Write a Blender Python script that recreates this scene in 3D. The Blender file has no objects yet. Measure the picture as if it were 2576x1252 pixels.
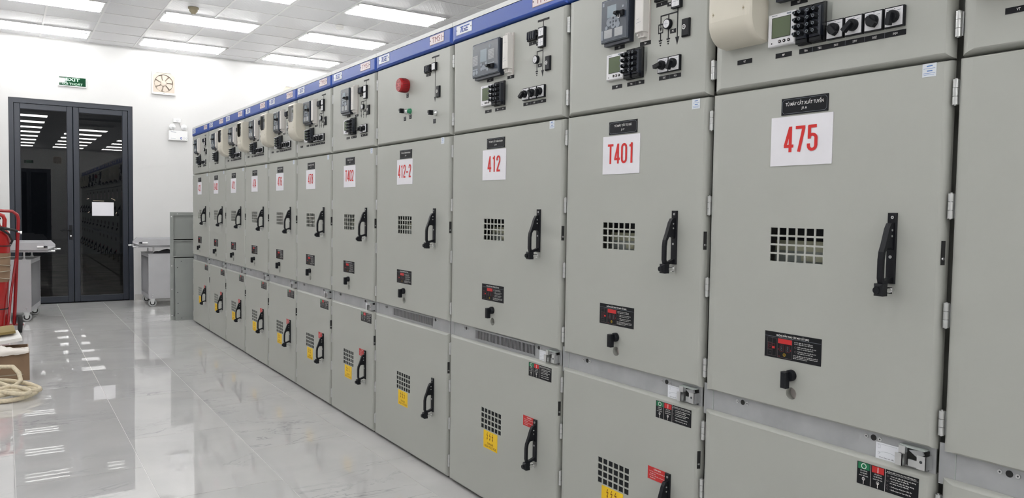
import bpy, math, random
from mathutils import Matrix, Vector
random.seed(7)
PI = math.pi
SC = bpy.context.scene
COL = SC.collection

# ------------------------------------------------------------------ camera
def set_camera():
    yaw, pit, rol, f = 0.5829273844583572, 0.04782214314371737, 0.01589233355049374, 1938.192323856168
    cy, sy, cp, sp = math.cos(yaw), math.sin(yaw), math.cos(pit), math.sin(pit)
    fw = Vector((sy*cp, cy*cp, -sp)); r = Vector((cy, -sy, 0)); u = r.cross(fw)
    c, s = math.cos(rol), math.sin(rol)
    R = c*r + s*u; U = -s*r + c*u
    cam = bpy.data.cameras.new('camera'); o = bpy.data.objects.new('camera', cam); COL.objects.link(o)
    cam.sensor_width = 36.0; cam.lens = f/2576*36.0; cam.clip_start = 0.05; cam.clip_end = 200
    M = Matrix(((R.x, U.x, -fw.x, -1.9898), (R.y, U.y, -fw.y, 0.0), (R.z, U.z, -fw.z, 1.457), (0, 0, 0, 1)))
    o.matrix_world = M
    SC.camera = o
set_camera()

# ------------------------------------------------------------------ world (night outside) and exposure
W = bpy.data.worlds.new('night'); SC.world = W; W.use_nodes = True
W.node_tree.nodes['Background'].inputs[0].default_value = (0.012, 0.014, 0.018, 1)
W.node_tree.nodes['Background'].inputs[1].default_value = 0.35
SC.view_settings.view_transform = 'Standard'; SC.view_settings.look = 'None'
SC.view_settings.gamma = 1.0; SC.view_settings.use_curve_mapping = False
SC.view_settings.exposure = 0.0
TUBE_STRENGTH = 42.0
SC.cycles.max_bounces = 8; SC.cycles.glossy_bounces = 5; SC.cycles.transparent_max_bounces = 8
SC.cycles.sample_clamp_indirect = 60.0
SC.cycles.caustics_reflective = False; SC.cycles.caustics_refractive = False

# ------------------------------------------------------------------ materials
MAT = {}
def mat(name, color, rough=0.5, metal=0.0, spec=0.5, emit=None, var=0.0, var_scale=6.0, bump=0.0, bump_scale=200.0, coat=0.0):
    m = bpy.data.materials.new(name); m.use_nodes = True
    nt = m.node_tree; b = nt.nodes['Principled BSDF']
    b.inputs['Base Color'].default_value = (*color, 1); b.inputs['Roughness'].default_value = rough
    b.inputs['Metallic'].default_value = metal; b.inputs['Specular IOR Level'].default_value = spec
    if coat: b.inputs['Coat Weight'].default_value = coat; b.inputs['Coat Roughness'].default_value = 0.08
    if emit:
        b.inputs['Emission Color'].default_value = (*emit[0], 1); b.inputs['Emission Strength'].default_value = emit[1]
    if var > 0 or bump > 0:
        tc = nt.nodes.new('ShaderNodeTexCoord')
    if var > 0:
        n = nt.nodes.new('ShaderNodeTexNoise'); n.inputs['Scale'].default_value = var_scale; n.inputs['Detail'].default_value = 4
        nt.links.new(tc.outputs['Object'], n.inputs['Vector'])
        r = nt.nodes.new('ShaderNodeMapRange'); r.inputs[1].default_value = 0.3; r.inputs[2].default_value = 0.7
        r.inputs[3].default_value = 1 - var; r.inputs[4].default_value = 1 + var
        nt.links.new(n.outputs['Fac'], r.inputs[0])
        mx = nt.nodes.new('ShaderNodeVectorMath'); mx.operation = 'SCALE'; mx.inputs[0].default_value = color
        nt.links.new(r.outputs[0], mx.inputs['Scale']); nt.links.new(mx.outputs[0], b.inputs['Base Color'])
    if bump > 0:
        n = nt.nodes.new('ShaderNodeTexNoise'); n.inputs['Scale'].default_value = bump_scale; n.inputs['Detail'].default_value = 3
        nt.links.new(tc.outputs['Object'], n.inputs['Vector'])
        bp = nt.nodes.new('ShaderNodeBump'); bp.inputs['Strength'].default_value = bump; bp.inputs['Distance'].default_value = 0.002
        nt.links.new(n.outputs['Fac'], bp.inputs['Height']); nt.links.new(bp.outputs[0], b.inputs['Normal'])
    MAT[name] = m
    return m

def srgb(r, g, b):
    f = lambda c: (c/255/12.92) if c/255 <= 0.04045 else ((c/255+0.055)/1.055)**2.4
    return (f(r), f(g), f(b))

mat('paint_grey', (0.408, 0.417, 0.385), 0.42, spec=0.4, var=0.012, var_scale=3, bump=0.04, bump_scale=500)
mat('paint_grey_frame', (0.33, 0.35, 0.335), 0.45, var=0.03)
mat('galvanised', (0.40, 0.41, 0.42), 0.42, metal=0.35, var=0.08, var_scale=14)
mat('zinc', (0.62, 0.63, 0.63), 0.32, metal=0.85)
mat('chrome', (0.8, 0.8, 0.8), 0.15, metal=1.0)
mat('header_blue', srgb(22, 70, 160), 0.38, spec=0.5)
mat('cap_strip', (0.74, 0.75, 0.73), 0.5)
mat('plinth_black', (0.015, 0.015, 0.015), 0.7)
mat('black', (0.008, 0.009, 0.012), 0.45, spec=0.25)
mat('black_plate', (0.009, 0.0095, 0.012), 0.5, spec=0.2)
mat('black_rubber', (0.02, 0.02, 0.02), 0.75)
mat('mesh_dark', (0.018, 0.02, 0.022), 0.8, spec=0.2)
mat('interior_dark', (0.05, 0.055, 0.06), 0.8)
mat('interior_cream', (0.56, 0.57, 0.42), 0.5)
mat('interior_grey', (0.38, 0.42, 0.40), 0.5)
mat('white_ink', (0.78, 0.78, 0.76), 0.6)
mat('paper', (0.76, 0.75, 0.79), 0.6, var=0.012, var_scale=30)
mat('red_ink', srgb(205, 38, 36), 0.6)
mat('label_red', srgb(190, 32, 34), 0.5)
mat('label_green', srgb(10, 112, 72), 0.5)
mat('label_outline', (0.16, 0.13, 0.14), 0.6)
mat('yellow', srgb(236, 194, 16), 0.5)
mat('dark_red', srgb(110, 36, 18), 0.6)
mat('plate_white', (0.74, 0.76, 0.80), 0.4)
mat('plate_pink', (0.74, 0.66, 0.66), 0.4)
mat('plate_red', srgb(120, 30, 40), 0.5)
mat('logo_blue', srgb(40, 78, 160), 0.5)
mat('sticker', (0.66, 0.70, 0.74), 0.5)
mat('sticker_ink', srgb(90, 130, 190), 0.5)
mat('relay_face', srgb(60, 68, 80), 0.25, spec=0.6)
mat('relay_body', srgb(26, 32, 46), 0.4)
mat('relay_mark', srgb(128, 136, 146), 0.4)
mat('relay_note', srgb(170, 172, 174), 0.5)
mat('lcd_grey', srgb(128, 142, 152), 0.2)
mat('lcd_green', srgb(96, 108, 84), 0.15)
mat('device_white', (0.66, 0.64, 0.61), 0.45)
mat('device_white_lit', (0.72, 0.72, 0.74), 0.35)
mat('cream', srgb(206, 201, 187), 0.4, spec=0.45)
mat('cream_dark', srgb(150, 140, 116), 0.6)
mat('siren_red', srgb(172, 22, 30), 0.3)
mat('lamp_green', srgb(24, 128, 86), 0.3)
mat('brown_grey', (0.50, 0.46, 0.44), 0.6)

mat('wall_paint', (0.655, 0.652, 0.645), 0.75, spec=0.2, var=0.008, var_scale=1.5, bump=0.05, bump_scale=60)
mat('skirting_tile', (0.50, 0.49, 0.47), 0.25, var=0.1, var_scale=5)
mat('door_frame', srgb(40, 45, 55), 0.35, spec=0.4)
mat('door_gasket', (0.02, 0.02, 0.024), 0.7)
mat('tbar', (0.88, 0.88, 0.88), 0.35)
mat('fixture_white', (0.82, 0.82, 0.82), 0.4)
mat('reflector', (0.85, 0.86, 0.88), 0.2, metal=0.6)
mat('tube_glow', (0.9, 0.9, 0.9), 0.4, emit=((1.0, 0.995, 0.985), TUBE_STRENGTH))
mat('tube_off', (0.8, 0.8, 0.8), 0.3)
mat('tube_cap', (0.6, 0.6, 0.6), 0.4, metal=0.7)
mat('fan_white', (0.80, 0.79, 0.76), 0.4)
mat('fan_beige', (0.52, 0.45, 0.38), 0.5)
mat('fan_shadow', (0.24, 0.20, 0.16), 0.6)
mat('plastic_white', (0.80, 0.80, 0.80), 0.4)
mat('lamp_lens', (0.72, 0.73, 0.74), 0.1, spec=0.7)
mat('exit_green', srgb(8, 62, 36), 0.04, spec=0.6)
mat('exit_letter', srgb(186, 226, 200), 0.1)
mat('trolley_grey', (0.46, 0.46, 0.475), 0.45, var=0.03, var_scale=6)
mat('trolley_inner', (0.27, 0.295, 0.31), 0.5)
mat('rubber_grey', (0.42, 0.43, 0.43), 0.6)
mat('ext_red', srgb(168, 20, 20), 0.28, coat=0.4)
mat('frame_red', srgb(150, 18, 26), 0.3, coat=0.3)
mat('tape', (0.44, 0.38, 0.29), 0.12, spec=0.6)
mat('foam_white', (0.78, 0.77, 0.75), 0.7)
mat('bag_white', (0.76, 0.71, 0.66), 0.35, bump=0.6, bump_scale=30)
mat('board_olive', srgb(140, 122, 74), 0.7)
mat('rope', srgb(216, 204, 178), 0.85, var=0.12, var_scale=60, bump=0.6, bump_scale=260)
mat('cloth_black', (0.012, 0.012, 0.014), 0.85)
mat('grout', (0.74, 0.73, 0.71), 0.7)
mat('ground_outside', (0.10, 0.085, 0.07), 0.9, var=0.35, var_scale=2.5)

def cardboard():
    m = mat('cardboard', srgb(142, 116, 92), 0.75, var=0.07, var_scale=9)
    return m
cardboard()

def floor_material():
    m = bpy.data.materials.new('marble_tile'); m.use_nodes = True; nt = m.node_tree; N = nt.nodes; L = nt.links
    b = N['Principled BSDF']
    tc = N.new('ShaderNodeTexCoord'); oi = N.new('ShaderNodeObjectInfo')
    off = N.new('ShaderNodeVectorMath'); off.operation = 'SCALE'; off.inputs[0].default_value = (37.0, 91.0, 53.0)
    L.new(oi.outputs['Random'], off.inputs['Scale'])
    add = N.new('ShaderNodeVectorMath'); add.operation = 'ADD'
    L.new(tc.outputs['Object'], add.inputs[0]); L.new(off.outputs[0], add.inputs[1])
    mp = N.new('ShaderNodeMapping'); mp.inputs['Rotation'].default_value = (0, 0, math.radians(28)); mp.inputs['Scale'].default_value = (0.9, 2.4, 1)
    L.new(add.outputs[0], mp.inputs['Vector'])
    n1 = N.new('ShaderNodeTexNoise'); n1.inputs['Scale'].default_value = 1.5; n1.inputs['Detail'].default_value = 7; n1.inputs['Roughness'].default_value = 0.62; n1.inputs['Distortion'].default_value = 1.1
    L.new(mp.outputs[0], n1.inputs['Vector'])
    # thin veins where the noise crosses one half
    sub = N.new('ShaderNodeMath'); sub.operation = 'SUBTRACT'; sub.inputs[1].default_value = 0.5; L.new(n1.outputs['Fac'], sub.inputs[0])
    ab = N.new('ShaderNodeMath'); ab.operation = 'ABSOLUTE'; L.new(sub.outputs[0], ab.inputs[0])
    mr = N.new('ShaderNodeMapRange'); mr.inputs[1].default_value = 0.0; mr.inputs[2].default_value = 0.016; mr.inputs[3].default_value = 1.0; mr.inputs[4].default_value = 0.0
    L.new(ab.outputs[0], mr.inputs[0])
    n2 = N.new('ShaderNodeTexNoise'); n2.inputs['Scale'].default_value = 1.2; n2.inputs['Detail'].default_value = 2
    L.new(add.outputs[0], n2.inputs['Vector'])
    mr2 = N.new('ShaderNodeMapRange'); mr2.inputs[1].default_value = 0.5; mr2.inputs[2].default_value = 0.66
    L.new(n2.outputs['Fac'], mr2.inputs[0])
    mul = N.new('ShaderNodeMath'); mul.operation = 'MULTIPLY'; L.new(mr.outputs[0], mul.inputs[0]); L.new(mr2.outputs[0], mul.inputs[1])
    n3 = N.new('ShaderNodeTexNoise'); n3.inputs['Scale'].default_value = 2.2; n3.inputs['Detail'].default_value = 5; n3.inputs['Distortion'].default_value = 0.6
    L.new(add.outputs[0], n3.inputs['Vector'])
    base = N.new('ShaderNodeMix'); base.data_type = 'RGBA'
    base.inputs[6].default_value = (0.555, 0.555, 0.55, 1); base.inputs[7].default_value = (0.615, 0.61, 0.605, 1)
    mr3 = N.new('ShaderNodeMapRange'); mr3.inputs[1].default_value = 0.33; mr3.inputs[2].default_value = 0.62; L.new(n3.outputs['Fac'], mr3.inputs[0])
    L.new(mr3.outputs[0], base.inputs[0])
    vein = N.new('ShaderNodeMix'); vein.data_type = 'RGBA'; vein.inputs[7].default_value = (0.33, 0.33, 0.335, 1)
    vm = N.new('ShaderNodeMath'); vm.operation = 'MULTIPLY'; vm.inputs[1].default_value = 0.75; L.new(mul.outputs[0], vm.inputs[0])
    L.new(vm.outputs[0], vein.inputs[0]); L.new(base.outputs[2], vein.inputs[6]); L.new(vein.outputs[2], b.inputs['Base Color'])
    b.inputs['Roughness'].default_value = 0.012; b.inputs['Specular IOR Level'].default_value = 1.0
    n4 = N.new('ShaderNodeTexNoise'); n4.inputs['Scale'].default_value = 2.6; n4.inputs['Detail'].default_value = 1.0
    L.new(tc.outputs['Object'], n4.inputs['Vector'])
    bp = N.new('ShaderNodeBump'); bp.inputs['Strength'].default_value = 0.12; bp.inputs['Distance'].default_value = 0.0012
    L.new(n4.outputs['Fac'], bp.inputs['Height']); L.new(bp.outputs[0], b.inputs['Normal'])
    MAT['marble_tile'] = m
floor_material()

def ceiling_material():
    m = bpy.data.materials.new('foil_ceiling_tile'); m.use_nodes = True; nt = m.node_tree; N = nt.nodes; L = nt.links
    b = N['Principled BSDF']; b.inputs['Base Color'].default_value = (0.79, 0.79, 0.81, 1)
    b.inputs['Roughness'].default_value = 0.34; b.inputs['Specular IOR Level'].default_value = 0.7
    tc = N.new('ShaderNodeTexCoord')
    hs = []
    for ang in (0.6, -0.75):
        mp = N.new('ShaderNodeMapping'); mp.inputs['Rotation'].default_value = (0, 0, ang)
        L.new(tc.outputs['Object'], mp.inputs['Vector'])
        w = N.new('ShaderNodeTexWave'); w.inputs['Scale'].default_value = 7.0; w.inputs['Distortion'].default_value = 2.2; w.inputs['Detail'].default_value = 2; w.inputs['Detail Scale'].default_value = 1.4
        L.new(mp.outputs[0], w.inputs['Vector'])
        p = N.new('ShaderNodeMath'); p.operation = 'POWER'; p.inputs[1].default_value = 6; L.new(w.outputs['Fac'], p.inputs[0]); hs.append(p)
    mx = N.new('ShaderNodeMath'); mx.operation = 'MAXIMUM'; L.new(hs[0].outputs[0], mx.inputs[0]); L.new(hs[1].outputs[0], mx.inputs[1])
    bp = N.new('ShaderNodeBump'); bp.inputs['Strength'].default_value = 0.45; bp.inputs['Distance'].default_value = 0.002
    L.new(mx.outputs[0], bp.inputs['Height']); L.new(bp.outputs[0], b.inputs['Normal'])
    MAT['foil_ceiling_tile'] = m
ceiling_material()

def glass_material(name, tint, gloss_min):
    m = bpy.data.materials.new(name); m.use_nodes = True; nt = m.node_tree; N = nt.nodes; L = nt.links
    N.remove(N['Principled BSDF'])
    out = N['Material Output']
    t = N.new('ShaderNodeBsdfTransparent'); t.inputs[0].default_value = (*tint, 1)
    g = N.new('ShaderNodeBsdfGlossy'); g.inputs['Roughness'].default_value = 0.0; g.inputs['Color'].default_value = (1, 1, 1, 1)
    fr = N.new('ShaderNodeFresnel'); fr.inputs['IOR'].default_value = gloss_min
    mx = N.new('ShaderNodeMixShader'); L.new(fr.outputs[0], mx.inputs[0]); L.new(t.outputs[0], mx.inputs[1]); L.new(g.outputs[0], mx.inputs[2])
    L.new(mx.outputs[0], out.inputs['Surface'])
    MAT[name] = m
glass_material('door_glass', (0.55, 0.57, 0.58), 1.5)
glass_material('clear_plastic', (0.86, 0.88, 0.88), 1.45)

# ------------------------------------------------------------------ mesh helpers
class MB:
    """collects faces with a material each; build() links ONE mesh object"""
    def __init__(self): self.v = []; self.f = []; self.m = []; self.mats = []; self.smooth = []
    def mi(self, name):
        if name not in self.mats: self.mats.append(name)
        return self.mats.index(name)
    def face(self, pts, m, smooth=False):
        n = len(self.v); self.v += [tuple(p) for p in pts]; self.f.append(tuple(range(n, n+len(pts)))); self.m.append(self.mi(m)); self.smooth.append(smooth)
        return self
    def mesh_in(self, vs, fs, m, smooth=False):
        n = len(self.v); k = self.mi(m); self.v += [tuple(p) for p in vs]
        for f in fs: self.f.append(tuple(i+n for i in f)); self.m.append(k); self.smooth.append(smooth)
        return self
    def box(self, x0, x1, y0, y1, z0, z1, m):
        vs = [(x0,y0,z0),(x1,y0,z0),(x1,y1,z0),(x0,y1,z0),(x0,y0,z1),(x1,y0,z1),(x1,y1,z1),(x0,y1,z1)]
        return self.mesh_in(vs, [(3,2,1,0),(4,5,6,7),(0,1,5,4),(1,2,6,5),(2,3,7,6),(3,0,4,7)], m)
    def cbox(self, x0, x1, y0, y1, z0, z1, c, m):
        """box whose front (-y) edges are chamfered by c"""
        vs = [(x0,y1,z0),(x1,y1,z0),(x1,y1,z1),(x0,y1,z1),(x0,y0+c,z0),(x1,y0+c,z0),(x1,y0+c,z1),(x0,y0+c,z1),
              (x0+c,y0,z0+c),(x1-c,y0,z0+c),(x1-c,y0,z1-c),(x0+c,y0,z1-c)]
        fs = [(0,3,2,1),(0,1,5,4),(1,2,6,5),(2,3,7,6),(3,0,4,7),(4,5,9,8),(5,6,10,9),(6,7,11,10),(7,4,8,11),(8,9,10,11)]
        return self.mesh_in(vs, fs, m)
    def tube(self, pts, r, m, n=8, closed=False, cap=True):
        P = [Vector(p) for p in pts]; vs = []; fs = []; k = len(P)
        up = None
        for i in range(k):
            a = P[i-1] if (i > 0 or closed) else P[i]; b = P[(i+1) % k] if (i < k-1 or closed) else P[i]
            t = (b-a).normalized()
            if up is None: up = Vector((0,0,1)) if abs(t.z) < 0.9 else Vector((1,0,0))
            s = t.cross(up)
            if s.length < 1e-5: s = t.cross(Vector((0,1,0)))
            s.normalize(); up = s.cross(t).normalized()
            rr = r[i] if isinstance(r, (list, tuple)) else r
            for j in range(n):
                an = 2*PI*j/n; vs.append(P[i] + s*(math.cos(an)*rr) + up*(math.sin(an)*rr))
        for i in range(k if closed else k-1):
            for j in range(n):
                a = i*n+j; b = i*n+(j+1) % n; c = ((i+1) % k)*n+(j+1) % n; d = ((i+1) % k)*n+j
                fs.append((a, b, c, d))
        self.mesh_in(vs, fs, m, True)
        if cap and not closed:
            self.face([vs[j] for j in range(n)][::-1], m); self.face([vs[(k-1)*n+j] for j in range(n)], m)
        return self
    def lathe(self, prof, m, n=16, axis='z', o=(0,0,0), smooth=True):
        """profile of (radius, height) around an axis"""
        vs = []; fs = []
        for (r, h) in prof:
            for j in range(n):
                a = 2*PI*j/n; c, s = math.cos(a)*r, math.sin(a)*r
                p = (c, s, h) if axis == 'z' else ((c, -h, s) if axis == 'y' else (h, c, s))
                vs.append((p[0]+o[0], p[1]+o[1], p[2]+o[2]))
        k = len(prof)
        for i in range(k-1):
            for j in range(n):
                fs.append((i*n+j, i*n+(j+1) % n, (i+1)*n+(j+1) % n, (i+1)*n+j))
        self.mesh_in(vs, fs, m, smooth)
        if prof[-1][0] > 1e-6: self.face([vs[(k-1)*n+j] for j in range(n)], m)
        if prof[0][0] > 1e-6: self.face([vs[j] for j in range(n)][::-1], m)
        return self
    def disc(self, x, z, r, y0, y1, m, n=14):
        """short cylinder standing out of a front plane, from y0 (back) out to y1"""
        return self.lathe([(r, -y0), (r, -y1)], m, n, 'y', (x, 0, z), False)
    def prism_yz(self, poly, x0, x1, m):
        n = len(poly); vs = [(x0, p[0], p[1]) for p in poly] + [(x1, p[0], p[1]) for p in poly]
        fs = [tuple(range(n)), tuple(range(2*n-1, n-1, -1))] + [(i, n+i, n+(i+1) % n, (i+1) % n) for i in range(n)]
        return self.mesh_in(vs, fs, m)
    def prism_xz(self, poly, y0, y1, m):
        n = len(poly); vs = [(p[0], y0, p[1]) for p in poly] + [(p[0], y1, p[1]) for p in poly]
        fs = [tuple(range(n)), tuple(range(2*n-1, n-1, -1))] + [(i, n+i, n+(i+1) % n, (i+1) % n) for i in range(n)]
        return self.mesh_in(vs, fs, m)
    def flat(self, x0, x1, z0, z1, y, m):
        return self.face([(x0,y,z0),(x1,y,z0),(x1,y,z1),(x0,y,z1)], m)
    def line(self, x0, z0, x1, z1, w, y, m):
        d = Vector((x1-x0, z1-z0)); d.normalize(); nx, nz = -d.y*w/2, d.x*w/2
        return self.face([(x0-nx,y,z0-nz),(x1-nx,y,z1-nz),(x1+nx,y,z1+nz),(x0+nx,y,z0+nz)], m)
    def rect_line(self, x0, x1, z0, z1, w, y, m):
        self.line(x0,z0,x1,z0,w,y,m); self.line(x0,z1,x1,z1,w,y,m); self.line(x0,z0,x0,z1,w,y,m); self.line(x1,z0,x1,z1,w,y,m); return self
    def ring(self, x, z, r, w, y, m, n=16):
        for j in range(n):
            a, b = 2*PI*j/n, 2*PI*(j+1)/n
            self.face([(x+math.cos(a)*(r-w), y, z+math.sin(a)*(r-w)), (x+math.cos(b)*(r-w), y, z+math.sin(b)*(r-w)), (x+math.cos(b)*r, y, z+math.sin(b)*r), (x+math.cos(a)*r, y, z+math.sin(a)*r)], m)
        return self
    def text(self, s, x0, x1, z0, z1, y, m, bold=0.0, shear=0.0, align='fit'):
        """lettering laid on a front plane, stretched to the given rectangle (or kept in proportion, left or centred)"""
        vs, fs, bb = glyphs(s, bold, shear)
        w, h = bb[2]-bb[0], bb[3]-bb[1]
        sz = (z1-z0)/h; sx = (x1-x0)/w
        ox = x0
        if align != 'fit':
            sz = (z1-z0)/0.74; k = min(sx, sz); sx = k
            ox = x0 if align == 'left' else (x0+x1)/2-w*k/2
            base = z0
            self.mesh_in([(ox+(p[0]-bb[0])*sx, y, base+p[1]*sz) for p in vs], fs, m); return self
        self.mesh_in([(ox+(p[0]-bb[0])*sx, y, z0+(p[1]-bb[1])*sz) for p in vs], fs, m)
        return self
    def mesh(self, name):
        me = bpy.data.meshes.new(name); me.from_pydata(self.v, [], self.f)
        for k in self.mats: me.materials.append(MAT[k])
        me.polygons.foreach_set('material_index', self.m)
        me.polygons.foreach_set('use_smooth', self.smooth)
        me.update(); return me
    def build(self, name, parent=None, loc=(0,0,0), rot=(0,0,0)):
        return place(self.mesh(name), name, parent, loc, rot)

_G = {}
def glyphs(s, bold, shear):
    key = (s, bold, shear)
    if key in _G: return _G[key]
    cu = bpy.data.curves.new('lettering', 'FONT'); cu.body = s; cu.size = 1.0; cu.resolution_u = 2; cu.offset = bold; cu.shear = shear; cu.fill_mode = 'FRONT'
    ob = bpy.data.objects.new('lettering', cu); COL.objects.link(ob)
    dg = bpy.context.evaluated_depsgraph_get(); ev = ob.evaluated_get(dg); me = ev.to_mesh()
    vs = [(v.co.x, v.co.y) for v in me.vertices]; fs = [tuple(p.vertices) for p in me.polygons]
    ev.to_mesh_clear(); bpy.data.objects.remove(ob); bpy.data.curves.remove(cu)
    bb = (min(v[0] for v in vs), min(v[1] for v in vs), max(v[0] for v in vs), max(v[1] for v in vs))
    _G[key] = (vs, fs, bb); return _G[key]

def place(me, name, parent=None, loc=(0,0,0), rot=(0,0,0)):
    o = bpy.data.objects.new(name, me); COL.objects.link(o); o.location = loc; o.rotation_euler = rot
    if parent: o.parent = parent
    return o
def thing(name, label, cat, loc=(0,0,0), rotz=0.0, group=None):
    o = bpy.data.objects.new(name, None); COL.objects.link(o); o.empty_display_size = 0.1
    o.location = loc; o.rotation_euler = (0, 0, rotz); tag(o, label, cat, group); return o
def tag(o, label, cat, group=None):
    o['label'] = label; o['category'] = cat
    if group: o['group'] = group
    return o
def struct(o): o['kind'] = 'structure'; return o
_C = {}
def shared(key, fn):
    if key not in _C: _C[key] = fn()
    return _C[key]

# ------------------------------------------------------------------ room shell
XL, XR, YB, YF, ZC = -4.9, 5.4, -12.2, 13.15, 3.872
DX0, DX1, DZ = -1.924, -0.326, 2.98

def build_walls():
    b = MB()
    b.box(XL-0.2, DX0, YF, YF+0.2, 0, ZC+0.3, 'wall_paint'); b.box(DX1, XR+0.2, YF, YF+0.2, 0, ZC+0.3, 'wall_paint'); b.box(DX0, DX1, YF, YF+0.2, DZ, ZC+0.3, 'wall_paint')
    struct(b.build('wall_far'))
    b = MB()
    b.box(XL-0.2, -1.9, YB-0.2, YB, 0, ZC+0.3, 'wall_paint'); b.box(-0.3, XR+0.2, YB-0.2, YB, 0, ZC+0.3, 'wall_paint'); b.box(-1.9, -0.3, YB-0.2, YB, DZ, ZC+0.3, 'wall_paint')
    struct(b.build('wall_back'))
    struct(MB().box(XL-0.2, XL, YB, YF, 0, ZC+0.3, 'wall_paint').build('wall_left'))
    struct(MB().box(XR, XR+0.2, YB, YF, 0, ZC+0.3, 'wall_paint').build('wall_right'))
    b = MB(); b.box(XL, DX0-0.01, YF-0.012, YF, 0, 0.088, 'skirting_tile'); struct(b.build('baseboard_far_left'))
    b = MB(); b.box(DX1+0.012, XR, YF-0.012, YF, 0, 0.088, 'skirting_tile'); struct(b.build('baseboard_far_right'))
    struct(MB().box(XL, XL+0.012, YB, YF-0.012, 0, 0.088, 'skirting_tile').build('baseboard_left'))
build_walls()

def build_floor():
    fl = struct(MB().box(XL-0.2, XR+0.2, YB-0.2, YF+0.2, -0.06, -0.002, 'grout').build('floor'))
    tw, tl, g = 0.6015, 1.178, 0.0016
    me = MB().box(g, tw-g, g, tl-g, -0.012, 0.0, 'marble_tile').mesh('floor_tile')
    cells = []
    i0 = math.floor((XL+1.357)/tw)
    i = i0
    while -1.357+i*tw < XR:
        x0 = -1.357+i*tw; off = 12.332 if i % 2 == 0 else 12.332-0.59
        k = math.floor((YB-off)/tl)
        while off+k*tl < YF:
            y0 = off+k*tl
            cells.append((x0, y0)); k += 1
        i += 1
    far = MB(); n = 0
    for (x0, y0) in cells:
        ax, bx, ay, by = max(x0+g, XL), min(x0+tw-g, XR), max(y0+g, YB), min(y0+tl-g, YF)
        if bx-ax < 0.02 or by-ay < 0.02: continue
        near = x0 < 0.05 and x0 > -4.0 and y0 > -3
        whole = bx-ax > tw-2*g-1e-4 and by-ay > tl-2*g-1e-4
        if near and whole: place(me, 'floor_tile', fl, (x0, y0, 0)); n += 1
        elif near: MB().box(ax-x0, bx-x0, ay-y0, by-y0, -0.012, 0, 'marble_tile').build('floor_tile', fl, (x0, y0, 0)); n += 1
        else: far.box(ax, bx, ay, by, -0.012, 0, 'marble_tile')
    o = far.build('floor_tiling_beyond', fl); o['kind'] = 'stuff'
build_floor()

# ceiling grid
TX0, TY0, TS = -0.315, 12.85, 0.605
FIX_COL = [-3.945, -2.13, -0.315, 1.495, 3.31]
FIX_ROW = [12.245-1.815*k for k in range(14)]
def build_ceiling():
    ce = struct(MB().box(XL-0.2, XR+0.2, YB-0.2, YF+0.2, ZC+0.13, ZC+0.2, 'fixture_white').build('ceiling'))
    xs = []; i = math.floor((XL-TX0)/TS)
    while TX0+i*TS < XR: xs.append(TX0+i*TS); i += 1
    ys = []; k = math.floor((YB-TY0)/TS)
    while TY0+k*TS < YF: ys.append(TY0+k*TS); k += 1
    t = 0.011
    fixcells = set()
    for fx in FIX_COL:
        for fy in FIX_ROW:
            ci = round((fx-TX0)/TS); cj = round((fy-TY0)/TS); fixcells.add((ci, cj)); fixcells.add((ci+1, cj))
    me = MB().box(t, TS-t, t, TS-t, 0, 0.014, 'foil_ceiling_tile').mesh('ceiling_tile')
    rest = MB()
    for x in xs:
        for y in ys:
            if (round((x-TX0)/TS), round((y-TY0)/TS)) in fixcells: continue
            ax, bx, ay, by = max(x+t, XL), min(x+TS-t, XR), max(y+t, YB), min(y+TS-t, YF)
            if bx-ax < 0.01 or by-ay < 0.01: continue
            seen = y > 4.9 and x > -3.2
            whole = bx-ax > TS-2*t-1e-4 and by-ay > TS-2*t-1e-4
            dz = random.uniform(-0.0012, 0.0012)
            if seen and whole: place(me, 'ceiling_tile', ce, (x, y, ZC+0.003+dz))
            elif seen: MB().box(ax-x, bx-x, ay-y, by-y, 0, 0.014, 'foil_ceiling_tile').build('ceiling_tile', ce, (x, y, ZC+0.003))
            else: rest.box(ax, bx, ay, by, ZC+0.003, ZC+0.017, 'foil_ceiling_tile')
    o = rest.build('ceiling_tiles_beyond', ce); o['kind'] = 'stuff'
    mr = MB().box(-t, t, YB, YF, 0, 0.03, 'tbar').mesh('ceiling_runner')
    for x in xs:
        if XL < x < XR: place(mr, 'ceiling_runner', ce, (x, 0, ZC-0.004))
    ct = MB().box(XL, XR, -t, t, 0, 0.025, 'tbar').mesh('ceiling_cross_bar')
    for y in ys:
        if YB < y < YF:
            # cross bars stop at the lamp openings' long sides only, so one straight bar per line
            place(ct, 'ceiling_cross_bar', ce, (0, y, ZC-0.0015))
    MB().box(XL, XR, YF-0.022, YF, ZC-0.004, ZC+0.02, 'tbar').build('wall_angle', ce)
build_ceiling()

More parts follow.
